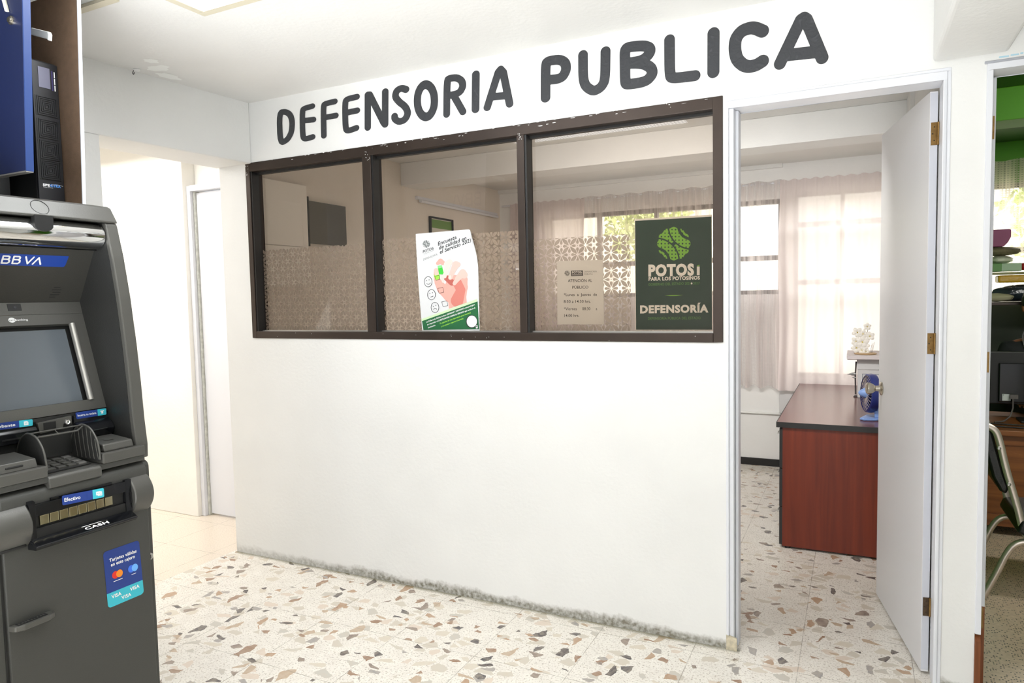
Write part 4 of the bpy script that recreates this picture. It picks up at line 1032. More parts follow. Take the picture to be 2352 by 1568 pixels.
# privacy shield: two ribbed side wings joined by a rear bar
prof = [(1.362, 0.985), (1.362, 1.035), (1.380, 1.068), (1.408, 1.088), (1.432, 1.090), (1.462, 1.080), (1.488, 1.050), (1.499, 1.010), (1.500, 0.985)]
prof = [(p.x, p.z) for p in bend([(a_, 0, b_) for a_, b_ in prof], 4)]
for y in (-1.548, -1.702):
    m = MB(); m.prism(prof, 1, y-0.0018, y+0.0018, M_dark); m.tube([(p[0], y, p[1]) for p in prof[1:-1]], 0.0028, M_face, 8)
    w_ = m.build('shield_wing', atm, smooth=True)
    if y > -1.6:
        m = MB()
        for k in range(6):
            x = 1.385+k*0.020; zt = np.interp(x, [p[0] for p in prof[1:-1]], [p[1] for p in prof[1:-1]])
            m.tube([(x-0.012*0, y-0.003, zt-0.003), (x+0.004, y-0.003, (zt+0.985)/2), (x+0.012, y-0.003, 0.990)], 0.0012, M_face, 6)
        m.build('rib', w_)
m = MB(); m.tube([(1.418, -1.700, 1.089), (1.418, -1.550, 1.089)], 0.0022, M_face, 8); m.tube([(1.436, -1.700, 1.078), (1.440, -1.575, 1.078), (1.430, -1.552, 1.086)], 0.0026, M_face, 8)
m.tube([(1.418, -1.628, 1.089), (1.438, -1.628, 1.078)], 0.0015, M_face, 6); m.box(1.362, 1.366, -1.700, -1.550, 1.0, 1.07, M_dark); m.build('shield_bar', atm)

# ================================================================ things above and behind the cash machine
M_mdf = mat('brown_hardboard', (134, 108, 86), 0.75, noise=0.12, nscale=40, bump=0.1, bscale=200)
kio = thing('freestanding_board', (0.9, -1.36, 0), 'tall brown hardboard panel with a white front edge beside the cash machine', 'panel')
m = MB(); m.prism([(0.55, 0), (1.195, 0), (1.195, 1.80), (1.232, 2.5), (0.55, 2.5)], 1, -1.364, -1.356, M_mdf); m.build('hardboard_face', kio)
m = MB(); m.prism([(1.195, 0), (1.199, 0), (1.199, 1.80), (1.236, 2.5), (1.232, 2.5), (1.195, 1.80)], 1, -1.3643, -1.353, M_trim); m.prism([(0.55, 0), (1.195, 0), (1.195, 1.80), (1.232, 2.5), (0.55, 2.5)], 1, -1.356, -1.353, M_trim); m.build('white_laminate', kio)
m = MB(); sh = Sheet(m, [(0, 0), (100, 0), (100, 30), (0, 30)], [(1.20, 2.20), (0.93, 2.20), (0.93, 2.09), (1.20, 2.09)], lambda u, v, lift: (u, -1.3528+lift, v))
for bx in (4, 30):
    sh.line([(bx, 3), (bx, 27)], 4, M_bb, 0.001); sh.line([(bx, 4), (bx+14, 4), (bx+18, 8), (bx+14, 14), (bx, 14)], 4, M_bb, 0.001); sh.line([(bx+14, 14), (bx+20, 20), (bx+14, 26), (bx, 26)], 4, M_bb, 0.001)
sh.line([(54, 3), (64, 27)], 4, M_bb, 0.001); sh.line([(63, 27), (74, 4)], 4, M_bb, 0.001); sh.line([(78, 4), (88, 27)], 4, M_bb, 0.001)
m.build('lettering', kio, fix=False)
# equipment enclosure with its open blue door
enc = thing('equipment_cabinet', (0.85, -1.7, 1.8), 'blue steel cabinet door standing open above the cash machine', 'cabinet')
m = MB(); m.box(0.55, 0.98, -2.1, -1.470, 1.797, 2.50, M_blk); m.build('cabinet_body', enc)
M_blue = mat('navy_blue_paint', (13, 24, 60), 0.4, noise=0.05); M_blue2 = mat('blue_enamel_edge', (40, 62, 114), 0.35)
m = MB(); m.prism([(0.98, 1.852), (1.348, 1.852), (1.395, 2.50), (0.98, 2.50)], 1, -1.622, -1.604, M_blue); dr = m.build('cabinet_door', enc, bevel=0.002)
m = MB(); m.prism([(1.348, 1.851), (1.352, 1.851), (1.399, 2.50), (1.395, 2.50)], 1, -1.6225, -1.602, M_blue2); m.build('door_edge', dr)
m = MB(); m.box(0.98, 1.350, -1.6225, -1.602, 1.848, 1.852, M_alu); m.build('bottom_rail', dr)
m = MB(); m.lathe([(0.013, 0), (0.0125, 0.004), (0.009, 0.0045), (0.008, 0.009), (0.0001, 0.0095)], (1.325, -1.622, 2.285), (0, -1, 0), M_nick, 20); m.build('door_lock', dr, smooth=True)
m = MB(); m.obox((1.305, -1.626, 2.335), (0.006, 0, -0.001), (0, 0.004, 0), (-0.008, 0, 0.024), mat('off_white_plastic', (226, 224, 206), 0.5)); m.build('latch', dr, bevel=0.002)
# uninterruptible power supply tower
ups = thing('power_supply_unit', (1.02, -1.408, 1.79), 'black power supply tower with a small screen and four square vents', 'power supply')
UX = 1.10
m = MB(); m.box(0.80, UX, -1.452, -1.3675, 1.795, 2.268, M_blk); m.build('case', ups, bevel=0.003)
m = MB(); M_ub = mat('soft_black_plastic', (34, 34, 37), 0.35); m.box(UX, UX+0.010, -1.4515, -1.368, 1.80, 2.262, M_ub); fp = m.build('front_panel', ups, bevel=0.002)
m = MB(); m.box(UX+0.010, UX+0.0115, -1.432, -1.395, 2.178, 2.245, mat('grey_display', (122, 122, 140), 0.25)); m.build('display', fp)
m = MB()
for k in range(3): m.box(UX+0.010, UX+0.0115, -1.3815, -1.3785, 2.175+k*0.022, 2.194+k*0.022, M_wt)
m.box(UX+0.010, UX+0.0108, -1.390, -1.385, 2.175, 2.24, mat('indigo_print', (56, 48, 96), 0.5)); m.build('buttons', fp)
for zc_ in (2.118, 2.043, 1.974, 1.908):
    m = MB(); m.box(UX+0.010, UX+0.011, -1.446, -1.374, zc_-0.033, zc_+0.031, M_blk)
    for q in range(5):
        a = 0.031-q*0.006; b = a-0.0026; yc = -1.410; e = UX+0.0135
        for (ya, yb_, za, zb_) in ((-a, a, b, a), (-a, a, -a, -b), (-a, -b, -b, b), (b, a, -b, b)): m.box(UX+0.011, e, yc+ya, yc+yb_, zc_+za, zc_+zb_, M_ub)
    m.build('vent', fp)
m = MB(); sh = Sheet(m, [(0, 0), (100, 0), (100, 40), (0, 40)], [(-1.440, 1.866), (-1.378, 1.866), (-1.378, 1.845), (-1.440, 1.845)], pl_x(UX+0.0103))
M_lb = mat('light_blue_print', (84, 150, 232), .5)
sh.text('SPE', (2, 24), (38, 24), 14, M_wt, 0.0006, 0.05); sh.text('CTRA', (40, 24), (96, 24), 14, M_lb, 0.0006, 0.05); sh.text('Power Systems', (4, 33), (54, 33), 5, M_wt, 0.0006)
sh.ring(78, 18, 34, 10, 2.2, M_wt, 0.0008, 190, 330); sh.ring(78, 16, 26, 9, 1.6, M_lb, 0.0008, 190, 330); m.build('logo', fp, fix=False)
# small items
m = MB(); m.obox((1.255, -1.50, 2.300), (0.042, 0.0, -0.014), (0, 0.006, 0), (0.004, 0, 0.010), mat('white_plastic', (240, 242, 238), 0.4))
m.obox((1.298, -1.50, 2.282), (0.004, 0, -0.002), (0, 0.006, 0), (0.002, 0, 0.010), mat('white_plastic', (240, 242, 238), 0.4))
tag(m.build('plastic_clip', bevel=0.002), 'white plastic clip jutting from behind the blue cabinet door', 'clip')
m = MB(); m.tube([(1.06, -1.66, 1.86), (1.16, -1.665, 1.858), (1.225, -1.664, 1.846), (1.245, -1.66, 1.822), (1.236, -1.655, 1.798), (1.20, -1.65, 1.7895)], 0.0035, mat('blue_cable', (40, 96, 140), 0.5), 8)
tag(m.build('cable', smooth=True), 'blue cable looping below the cabinet door', 'cable')
m = MB(); m.box(1.20, 1.246, -1.72, -1.69, 1.7845, 1.806, mat('white_plastic', (240, 242, 238), 0.4)); m.box(1.246, 1.2465, -1.712, -1.698, 1.788, 1.797, M_ink)
tag(m.build('adapter', bevel=0.002), 'small white adapter on top of the cash machine', 'adapter')

# ================================================================ office
M_wframe = mat('dark_window_frame', (52, 46, 44), 0.5, 0.3)
M_clear = glass('clear_glass', (0.95, 0.97, 0.96, 1), 1.0, 1.45)
def back_window(name, x0, x1, z0, z1, vs, hs, label):
    o = thing(name, ((x0+x1)/2, YB+0.06, z0), label, 'window', kind='structure'); del o['category']
    m = MB(); y0, y1 = YB+0.03, YB+0.09; f = 0.035
    m.box(x0, x1, y0, y1, z0, z0+f, M_wframe); m.box(x0, x1, y0, y1, z1-f, z1, M_wframe); m.box(x0, x0+f, y0, y1, z0+f, z1-f, M_wframe); m.box(x1-f, x1, y0, y1, z0+f, z1-f, M_wframe)
    for v in vs: m.box(v-0.015, v+0.015, y0, y1, z0+f, z1-f, M_wframe)
    for h in hs: m.box(x0+f, x1-f, y0-0.002, y1+0.002, h-0.02, h+0.02, M_wframe)
    m.build('window_frame', o)
    m = MB(); m.add([(x0, YB+0.06, z0), (x1, YB+0.06, z0), (x1, YB+0.06, z1), (x0, YB+0.06, z1)], [(0, 1, 2, 3)], M_clear); m.build('pane', o, fix=False)
back_window('window_2', 0.9, 3.0, 1.435, 2.21, (1.42, 1.95, 2.48), (1.735,), 'wide dark-framed window behind the office curtains')
back_window('window_4', 3.08, 3.80, 0.75, 2.25, (3.44,), (1.525, 1.99), 'tall window behind the right office curtain')
back_window('window_3', 4.0, 6.1, 1.33, 2.2, (4.7, 5.4), (1.72,), 'window of the green room')
M_sheer1 = sheer('sheer_mesh_curtain', (228, 218, 216), 0.50, 0.55, 0.0065)
M_sheer2 = sheer('white_voile_curtain', (232, 221, 220), 0.90, 0.55)
M_sheer3 = sheer('pale_striped_curtain', (232, 222, 200), 0.55, 0.5, 0.02)
def curtain(name, x0, x1, z0, z1, y, folds, amp, mt, label, group=None, hem=0.0, seed=1, gather=0.05):
    rr = random.Random(seed); ph = [rr.uniform(0, 6.28) for _ in range(4)]; nu = int((x1-x0)*150)
    def fn(u, v):
        z = z1-(z1-z0)*v; top = math.exp(-v*12)
        ww = math.sin(2*PI*folds*u+ph[0])*0.6+math.sin(2*PI*folds*1.7*u+ph[1])*0.3+math.sin(2*PI*folds*0.43*u+ph[2])*0.4
        fine = math.sin(2*PI*folds*5*u+ph[3])*top*0.5
        dz = hem*math.sin(2*PI*folds*0.7*u+ph[2])*v**6
        return (x0+(x1-x0)*u+0.006*math.sin(9*v+ph[0]+u*7), y-(amp*(0.35+0.65*min(1, v*3)))*ww-0.006*fine, z+dz+ (0.006*math.sin(60*u+ph[1]) if v < 0.01 else 0))
    m = MB(); m.grid(fn, nu, 24, mt); o = m.build(name, fix=False, smooth='all'); tag(o, label, 'curtain', group); return o
curtain('curtain', 0.58, 1.33, 0.70, 2.335, 3.135, 9, 0.018, M_sheer2, 'thick white curtain panel at the left of the office window, seen through the glass', hem=0.01, seed=3)
curtain('curtain', 1.30, 3.005, 0.675, 2.345, 3.155, 22, 0.014, M_sheer1, 'sheer mesh curtain over the middle of the office window', hem=0.014, seed=5)
curtain('curtain', 2.985, 3.77, 0.655, 2.335, 3.12, 6, 0.014, M_sheer2, 'white voile curtain panel behind the office desk', hem=0.0, seed=8)
m = MB(); m.tube([(0.48, 3.165, 2.325), (3.79, 3.165, 2.325)], 0.008, M_trim, 8)
tag(m.build('curtain_rod', smooth=True), 'thin white curtain rod above the office window', 'curtain rod')
curtain('curtain', 3.97, 6.1, 1.36, 2.345, 3.15, 26, 0.014, M_sheer3, 'pale striped sheer curtain in the green room', seed=11)

# greenery and daylight outside
m = MB(); m.box(-3, 11, 7.6, 7.8, -0.02, 3.6, mat('whitewashed_wall', (236, 232, 226), 0.8))  # tall white wall added so the view behind the curtains is bright
structure(m.build('wall_outside'), 'sunlit white wall added outside to brighten the window view')
M_lf = mat('sunlit_leaves', (212, 226, 150), 0.6); M_bark = mat('bark', (96, 78, 58), 0.9)
def tree(x, y, zc_, R, label, seed):
    o = thing('tree', (x, y, 0), label, 'tree', 'trees outside the windows'); rr = random.Random(seed)
    m = MB(); m.tube([(x, y, 0), (x+0.05, y, zc_*0.6), (x, y, zc_)], [0.07, 0.05, 0.03], M_bark, 8); m.build('trunk', o, smooth=True)
    m = MB()
    for k in range(900):
        d = Vector((rr.gauss(0, 1), rr.gauss(0, 1), rr.gauss(0, 1))).normalized()*R*rr.random()**0.4; c = Vector((x, y, zc_))+d
        u = Vector((rr.gauss(0, 1), rr.gauss(0, 1), rr.gauss(0, 1))).normalized(); v = u.cross(Vector((rr.gauss(0, 1), rr.gauss(0, 1), rr.gauss(0, 1)))).normalized()
        s = rr.uniform(.04, .08); m.add([c-u*s, c+v*s*0.45, c+u*s, c-v*s*0.45], [(0, 1, 2, 3)], M_lf)
    m.build('foliage', o, fix=False)
tree(1.25, 5.6, 2.35, 0.55, 'leafy tree outside seen through the office curtains and pane', 2)
tree(5.35, 5.4, 2.2, 0.6, 'leafy tree outside the green room window', 6)
m = MB(); m.box(-4, 12, 3.4, 12, -0.15, -0.02, mat('pale_paving', (225, 222, 214), 0.8)); structure(m.build('floor'), 'pale paving outside')

# desk
M_top = wood('dark_laminate_top', (112, 66, 64), (94, 52, 50), 1, 3.0, 0.22)
M_red = wood('mahogany_laminate', (124, 48, 24), (98, 34, 17), 2, 3.0, 0.45)
dk = thing('office_desk', (3.5, 2.2, 0), 'mahogany desk with a dark purple-brown top and black edging in the office', 'desk')
dx0, dx1, dy0, dy1, dz = 3.144, 3.775, 1.275, 3.085, 0.722
m = MB(); m.box(dx0+0.004, dx1, dy0+0.004, dy1, dz-0.029, dz, M_top); top = m.build('desk_top', dk, bevel=0.001)
M_bedge = mat('black_edging', (38, 38, 38), 0.45)
m = MB(); m.box(dx0, dx1, dy0, dy0+0.004, dz-0.030, dz+0.0003, M_bedge); m.box(dx0, dx0+0.004, dy0+0.004, dy1, dz-0.030, dz+0.0003, M_bedge); m.build('edging', top)
m = MB(); m.box(dx0+0.032, dx1, dy0+0.012, dy0+0.030, 0.012, dz-0.030, M_red); m.build('end_panel', dk, bevel=0.001)
m = MB(); m.box(dx0+0.032, dx1, dy1-0.03, dy1-0.012, 0.012, dz-0.030, M_red); m.build('end_panel', dk, bevel=0.001)
m = MB(); m.box(dx1-0.02, dx1, dy0+0.03, dy1-0.03, 0.20, dz-0.030, M_red); m.build('modesty_panel', dk)
m = MB(); m.box(dx0+0.034, dx1-0.03, dy0+0.03, dy0+0.46, 0.03, dz-0.05, M_red); m.build('pedestal', dk)
for k, (a, b) in enumerate(((0.02, 0.235), (0.24, 0.455), (0.46, 0.685))):
    m = MB(); m.box(dx0+0.016, dx0+0.034, dy0+0.012, dy0+0.46, a, b, M_bedge); d_ = m.build('drawer', dk, bevel=0.001)
    m = MB(); m.tube([(dx0+0.016, dy0+0.03, b-0.03), (dx0+0.006, dy0+0.03, b-0.03), (dx0+0.006, dy0+0.09, b-0.03), (dx0+0.016, dy0+0.09, b-0.03)], 0.003, M_alu, 8); m.build('handle', d_)
for (x, y) in ((dx0+0.06, dy0+0.03), (dx0+0.06, dy1-0.04), (dx1-0.05, dy0+0.03), (dx1-0.05, dy1-0.04)):
    m = MB(); m.lathe([(0.016, 0), (0.016, 0.013)], (x, y, 0), (0, 0, 1), M_blk, 14); m.build('foot', dk)
# archive box with what lies on it
M_card = mat('grey_white_cardboard', (212, 212, 212), 0.7)
bx = thing('archive_box', (3.66, 2.55, dz), 'white cardboard archive box standing on the desk behind the fan', 'box')
m = MB(); m.box(3.556, 3.770, 2.40, 2.78, dz+0.0005, 0.930, M_card); m.build('box_body', bx, bevel=0.002)
m = MB(); m.box(3.551, 3.775, 2.395, 2.785, 0.915, 0.984, M_card); m.build('lid', bx, bevel=0.002)
m = MB(); M_print = mat('slate_print', (90, 100, 120), 0.6)
sh = Sheet(m, [(0, 0), (100, 0), (100, 100), (0, 100)], [(3.585, 0.885), (3.70, 0.885), (3.70, 0.745), (3.585, 0.745)], lambda u, v, l: (u, 2.3995-l, v))
sh.line([(0, 0), (100, 0), (100, 100), (0, 100)], 3, M_print, 0, True)
for k in (1, 2, 3): sh.line([(6, 8+k*22), (94, 8+k*22)], 2.5, M_print, 0)
m.build('printed_form', bx, fix=False)
m = MB(); m.box(3.488, 3.772, 2.33, 2.80, 0.9895, 1.014, mat('cream_paper_stack', (216, 208, 208), 0.7)); m.box(3.492, 3.770, 2.34, 2.79, 0.9845, 0.9895, M_card)
tag(m.build('document_stack', bevel=0.002), 'flat stack of papers lying across the top of the archive box', 'papers')
# orchid on a small wooden base
oc = thing('artificial_orchid', (3.60, 2.46, 1.0145), 'white artificial orchid on a small wooden base on top of the papers', 'flower arrangement')
m = MB(); m.lathe([(0.066, 0), (0.070, 0.003), (0.070, 0.008), (0.062, 0.011), (0.0001, 0.011)], (3.602, 2.46, 1.0145), (0, 0, 1), mat('light_wood', (190, 160, 120), 0.5), 24); m.build('base', oc, smooth=True)
M_stem = mat('dark_stem', (70, 62, 48), 0.6); M_pet = mat('white_petal', (238, 234, 226), 0.6); M_yel = mat('yellow_centre', (214, 190, 80), 0.6)
m = MB()
m.tube([(3.575, 2.46, 1.025), (3.58, 2.46, 1.08), (3.590, 2.455, 1.13), (3.585, 2.45, 1.17), (3.603, 2.45, 1.205)], 0.0022, M_stem, 6); m.tube([(3.590, 2.455, 1.13), (3.612, 2.45, 1.165), (3.618, 2.45, 1.20)], 0.0018, M_stem, 6)
m.tube([(3.582, 2.455, 1.10), (3.60, 2.45, 1.115), (3.628, 2.45, 1.14)], 0.0018, M_stem, 6); m.tube([(3.60, 2.46, 1.025), (3.61, 2.46, 1.09), (3.592, 2.456, 1.13)], 0.0018, M_stem, 6)
for k in range(3): m.tube([(3.632+k*0.006, 2.46, 1.024), (3.640+k*0.008, 2.46, 1.08+k*0.01)], 0.0009, M_stem, 5)
m.build('stems', oc, smooth=True)
def flower(c, s, tilt):
    fl = MB(); c = Vector(c); rr = random.Random(int(c.x*1000))
    for k in range(5):
        a = 2*PI*k/5+tilt; d = Vector((math.cos(a), 0, math.sin(a))); sd = Vector((-math.sin(a), 0, math.cos(a))); pts = []
        def P_(u, v): 
            wdt = math.sin(PI*min(1, u*0.92+0.04))**0.7*s*0.42
            return tuple(c+d*(u*s)+sd*((v-0.5)*2*wdt)+Vector((0, -1, 0))*(0.25*s*math.sin(PI*u*0.9)-0.2*s*abs(v-0.5)))
        fl.grid(P_, 5, 4, M_pet)
    o = fl.build('flower', oc, fix=False, smooth='all')
    q = MB(); q.blob(c+Vector((0, -0.004, 0)), (s*0.12, s*0.12, s*0.12), M_yel, 5); q.build('flower_centre', o)
for c, s, tl in (((3.612, 2.445, 1.205), .026, .3), ((3.552, 2.44, 1.165), .036, .9), ((3.586, 2.44, 1.155), .032, .1), ((3.628, 2.44, 1.140), .032, .5), ((3.545, 2.435, 1.105), .034, 1.2), ((3.583, 2.43, 1.10), .042, .2), ((3.548, 2.432, 1.060), .036, .7), ((3.600, 2.43, 1.075), .03, .0), ((3.58, 2.425, 1.045), .028, .5), ((3.605, 2.43, 1.037), .022, .9)):
    flower(c, s, tl)
# desk fan
fn_ = thing('desk_fan', (3.63, 1.55, dz), 'small blue table fan beside the door handle', 'fan')
M_fb = mat('light_blue_plastic', (134, 166, 224), 0.35); M_fn = mat('navy_plastic', (36, 48, 116), 0.3)
ax = Vector((-0.96, -0.28, 0.05)).normalized(); cc = Vector((3.618, 1.55, 0.868))
m = MB(); m.prism([(3.565, 1.49), (3.585, 1.462), (3.650, 1.475), (3.690, 1.54), (3.68, 1.63), (3.60, 1.62)], 2, dz+0.0005, dz+0.014, M_fb)
m.prism([(3.640, 1.50), (3.690, 1.50), (3.690, 1.60), (3.640, 1.60)], 2, dz+0.014, dz+0.055, M_fb); m.build('base', fn_, bevel=0.005)
m = MB(); m.lathe([(0.030, -0.075), (0.052, -0.065), (0.056, -0.03), (0.05, -0.022)], cc, ax, M_fb, 24); m.tube([cc-ax*0.045+Vector((0, 0, -0.02)), (3.662, 1.552, dz+0.05)], 0.018, M_fb, 12); m.build('motor_housing', fn_, smooth=True)
m = MB(); m.lathe([(0.098, -0.024), (0.108, -0.020), (0.112, 0.0), (0.108, 0.020), (0.100, 0.024), (0.104, 0.018), (0.106, 0.0), (0.102, -0.018), (0.098, -0.024)], cc, ax, M_fn, 40)
m.build('ring', fn_, smooth=True)
m = MB(); uu = ax.cross(Vector((0, 0, 1))).normalized(); vv = ax.cross(uu)
for k in range(28):
    a = 2*PI*k/28; d = uu*math.cos(a)+vv*math.sin(a); m.tube([cc+d*0.030+ax*0.026, cc+d*0.070+ax*0.028, cc+d*0.103+ax*0.018], 0.0011, mat('pale_grille', (190, 176, 170), .4), 5)
m.build('grille', fn_)
m = MB(); m.lathe([(0.031, 0.018), (0.030, 0.030), (0.020, 0.048), (0.010, 0.060), (0.0001, 0.064)], cc, ax, M_fb, 20); m.build('hub', fn_, smooth=True)
for k in range(4):
    a = 2*PI*k/4; m = MB()
    def B_(u, v):
        aa = a+(v-0.5)*0.9*(0.6+0.4*u); rr_ = 0.024+0.070*u; return tuple(cc+(uu*math.cos(aa)+vv*math.sin(aa))*rr_+ax*((v-0.5)*0.022))
    m.grid(B_, 5, 5, M_fn); m.build('blade', fn_, fix=False, smooth='all')
# wall clutter on the archive box side
m = MB(); m.tube([(3.545, 2.43, 0.74), (3.542, 2.43, 0.86), (3.546, 2.43, 0.965)], 0.005, mat('dark_holder', (70, 66, 66), 0.5), 8); m.lathe([(0.011, 0), (0.009, 0.025), (0.0005, 0.055)], (3.545, 2.43, 0.880), (-1, 0, -0.05), mat('pewter', (130, 132, 130), 0.3, 0.8), 14)
m.lathe([(0.007, 0), (0.0005, 0.025)], (3.545, 2.43, 0.855), (-1, 0, 0.1), mat('pewter', (130, 132, 130), 0.3, 0.8), 12); m.lathe([(0.014, 0), (0.014, 0.004), (0.005, 0.012)], (3.545, 2.43, dz+0.0005), (0, 0, 1), mat('dark_holder', (70, 66, 66)), 14)
tag(m.build('desk_ornament', smooth=True), 'thin dark metal ornament with pointed cones beside the archive box', 'ornament')

# left wall of the office, seen through the tinted panes
M_box = mat('ivory_enamel', (252, 248, 240), 0.55)
wc = thing('ivory_wall_box', (0.46, 0.33, 1.54), 'ivory box standing in for a bright shape in the left pane', 'cabinet')  # plain box added for the bright shape showing in the left pane
m = MB(); m.box(0.4205, 0.462, 0.115, 0.52, 1.545, 2.172, M_box); m.build('cabinet_body', wc, bevel=0.003)
m = MB(); m.box(0.462, 0.474, 0.120, 0.462, 1.79, 2.168, M_box); m.box(0.462, 0.474, 0.120, 0.516, 1.549, 1.787, M_box); m.build('cabinet_door', wc, bevel=0.002)
m = MB(); m.box(0.4205, 0.452, 0.545, 0.90, 1.82, 2.085, mat('dark_grey_panel', (96, 94, 88), 0.8)); m.box(0.4205, 0.455, 0.535, 0.545, 1.80, 2.11, M_blk)
tag(m.build('grey_wall_panel', bevel=0.002), 'dark grey panel standing in for a dark shape in the left pane', 'board')  # flat panel added for the dark shape next to the ivory box
pic = thing('framed_picture', (0.425, 2.14, 1.9), 'small black-framed picture with a green band on the office side wall', 'picture')
m = MB(); y0, y1, z0, z1 = 1.965, 2.325, 1.86, 2.125
for a in ((y0, y1, z1-0.014, z1), (y0, y1, z0, z0+0.014), (y0, y0+0.016, z0+0.014, z1-0.014), (y1-0.016, y1, z0+0.014, z1-0.014)): m.box(0.4205, 0.440, *a, M_blk)
m.build('frame', pic)
m = MB(); m.box(0.4205, 0.428, y0+0.016, y1-0.016, z0+0.014, z1-0.014, mat('certificate_paper', (226, 222, 208), 0.6)); m.box(0.428, 0.4285, y0+0.03, y1-0.016, z1-0.09, z1-0.02, mat('green_photo_band', (110, 150, 70), 0.5)); m.build('print', pic)
tb = thing('wall_lamp', (0.45, 2.45, 2.23), 'long slim fluorescent batten on the office side wall', 'lamp')
m = MB(); m.box(0.4205, 0.445, 1.78, 3.14, 2.238, 2.262, M_trim); m.build('batten', tb)
m = MB(); m.tube([(0.455, 1.80, 2.226), (0.455, 3.12, 2.226)], 0.013, M_trim, 12); m.build('tube', tb, smooth=True)
m = MB(); m.box(2.985, 3.130, YB-0.05, YB-0.0305, 0.46, 0.66, M_card); tag(m.build('junction_box', bevel=0.003), 'white junction box on the office wall under the curtains', 'junction box')

# ================================================================ green room behind the right doorway
M_dwood = wood('brown_oak', (150, 92, 44), (116, 66, 28), 0, 3.0, 0.45)
gd = thing('wooden_desk', (5.0, 2.4, 0), 'brown wooden desk in the green room', 'desk')
m = MB(); m.box(4.00, 5.9, 1.93, 2.66, 0.600, 0.632, M_dwood); m.build('desk_top', gd, bevel=0.004)
m = MB(); m.box(4.02, 5.88, 1.975, 1.995, 0.06, 0.600, M_dwood); m.box(4.02, 5.88, 1.966, 1.975, 0.54, 0.60, M_dwood); m.box(4.02, 5.88, 1.966, 1.975, 0.06, 0.13, M_dwood); m.build('front_panel', gd, bevel=0.002)
for x in (4.02, 5.86):
    m = MB(); m.box(x, x+0.02, 1.995, 2.64, 0.0, 0.600, M_dwood); m.build('side_panel', gd)
mo = thing('monitor', (4.6, 2.3, 0.632), 'black computer monitor with its back to the doorway, a white label on it', 'monitor')
m = MB(); m.box(4.26, 4.84, 2.285, 2.325, 0.735, 1.057, M_blk); m.box(4.33, 4.77, 2.262, 2.285, 0.75, 0.99, M_gloss); bz = m.build('monitor_back', mo, bevel=0.006)
m = MB(); m.box(4.52, 4.60, 2.29, 2.32, 0.64, 0.76, M_blk); m.box(4.44, 4.68, 2.22, 2.38, 0.6325, 0.645, M_blk); m.build('stand', mo, bevel=0.004)
m = MB(); m.box(4.349, 4.392, 2.2595, 2.2618, 0.760, 0.800, mat('label_paper', (200, 206, 204), 0.6)); m.box(4.353, 4.357, 2.2590, 2.2595, 0.792, 0.797, M_ink); m.build('label', bz)
m = MB(); m.box(4.385, 4.425, 2.235, 2.262, 0.775, 0.80, mat('grey_plug', (96, 90, 88), 0.5)); m.tube([(4.40, 2.24, 0.778), (4.40, 2.235, 0.72), (4.385, 2.22, 0.67), (4.35, 2.20, 0.642), (4.30, 2.18, 0.637)], 0.0045, mat('grey_plug', (96, 90, 88), 0.5), 8)
tag(m.build('cable', smooth=True), 'grey plug and lead hanging from the monitor', 'cable')
for k, (lb, pts) in enumerate((('black lead curling over the front of the wooden desk', [(4.18, 2.05, 0.636), (4.35, 2.02, 0.638), (4.55, 2.0, 0.637), (4.8, 2.06, 0.637)]), ('thin black lead behind the other lead on the wooden desk', [(4.2, 2.14, 0.637), (4.38, 2.10, 0.640), (4.6, 2.09, 0.637), (4.9, 2.15, 0.637)]))):
    m = MB(); m.tube(pts, 0.004, M_blk, 8); tag(m.build('cable', smooth=True), lb, 'cable')
# chair with flat chrome tubes
ch = thing('stacking_chair', (4.3, 1.0, 0), 'chrome framed chair with black vinyl back turned to the right doorway', 'chair')
yn, yf = 0.93, 1.33
m = MB()
for y in (yn, yf):
    dx = -0.012 if y == yn else 0
    m.tube(bend([(4.085+dx, y, 0.825), (4.125+dx, y, 0.800), (4.145+dx, y, 0.745), (4.170+dx, y, 0.63), (4.215+dx, y, 0.46), (4.245+dx, y, 0.345), (4.29+dx, y, 0.315), (4.50+dx, y, 0.325)]), 0.0155, M_chair, 10, flat=0.7)
m.tube([(4.08, yn, 0.826), (4.06, (yn+yf)/2, 0.828), (4.08, yf, 0.826)], 0.0125, M_chair, 10)
fr_ = m.build('back_frame', ch, smooth=True)
for y in (yn, yf):
    m = MB(); m.tube(bend([(4.085, y+0.02, 0.012), (4.13, y+0.02, 0.12), (4.175, y+0.02, 0.235), (4.215, y+0.02, 0.285), (4.28, y+0.02, 0.295), (4.45, y+0.02, 0.295)]), 0.0145, M_chair, 10); m.build('leg', ch, smooth=True)
    m = MB(); m.tube(bend([(4.62, y+0.02, 0.012), (4.57, y+0.02, 0.15), (4.52, y+0.02, 0.27), (4.45, y+0.02, 0.295)]), 0.0145, M_chair, 10); m.build('leg', ch, smooth=True)
M_vin = mat('black_vinyl', (26, 27, 26), 0.35, bump=0.15, bscale=120)
m = MB(); m.prism([(4.075, 0.815), (4.105, 0.80), (4.125, 0.72), (4.155, 0.60), (4.175, 0.54), (4.165, 0.505), (4.14, 0.52), (4.11, 0.58), (4.085, 0.68), (4.06, 0.79)], 1, yn+0.012, yf-0.012, M_vin); m.build('backrest', ch, bevel=0.012, seg=3, smooth=True)
m = MB(); m.prism([(4.20, 0.345), (4.22, 0.40), (4.60, 0.405), (4.63, 0.37), (4.60, 0.335), (4.24, 0.325)], 1, yn-0.02, yf+0.02, M_vin); m.build('seat', ch, bevel=0.012, seg=3, smooth=True)
for (x, z) in ((4.140, 0.722), (4.180, 0.560)):
    m = MB(); m.lathe([(0.009, 0), (0.009, 0.002), (0.006, 0.004), (0.004, 0.002), (0.0001, 0.002)], (x-0.012, yn-0.0105, z), (0, -1, 0), M_alu, 14); m.build('screw', ch)
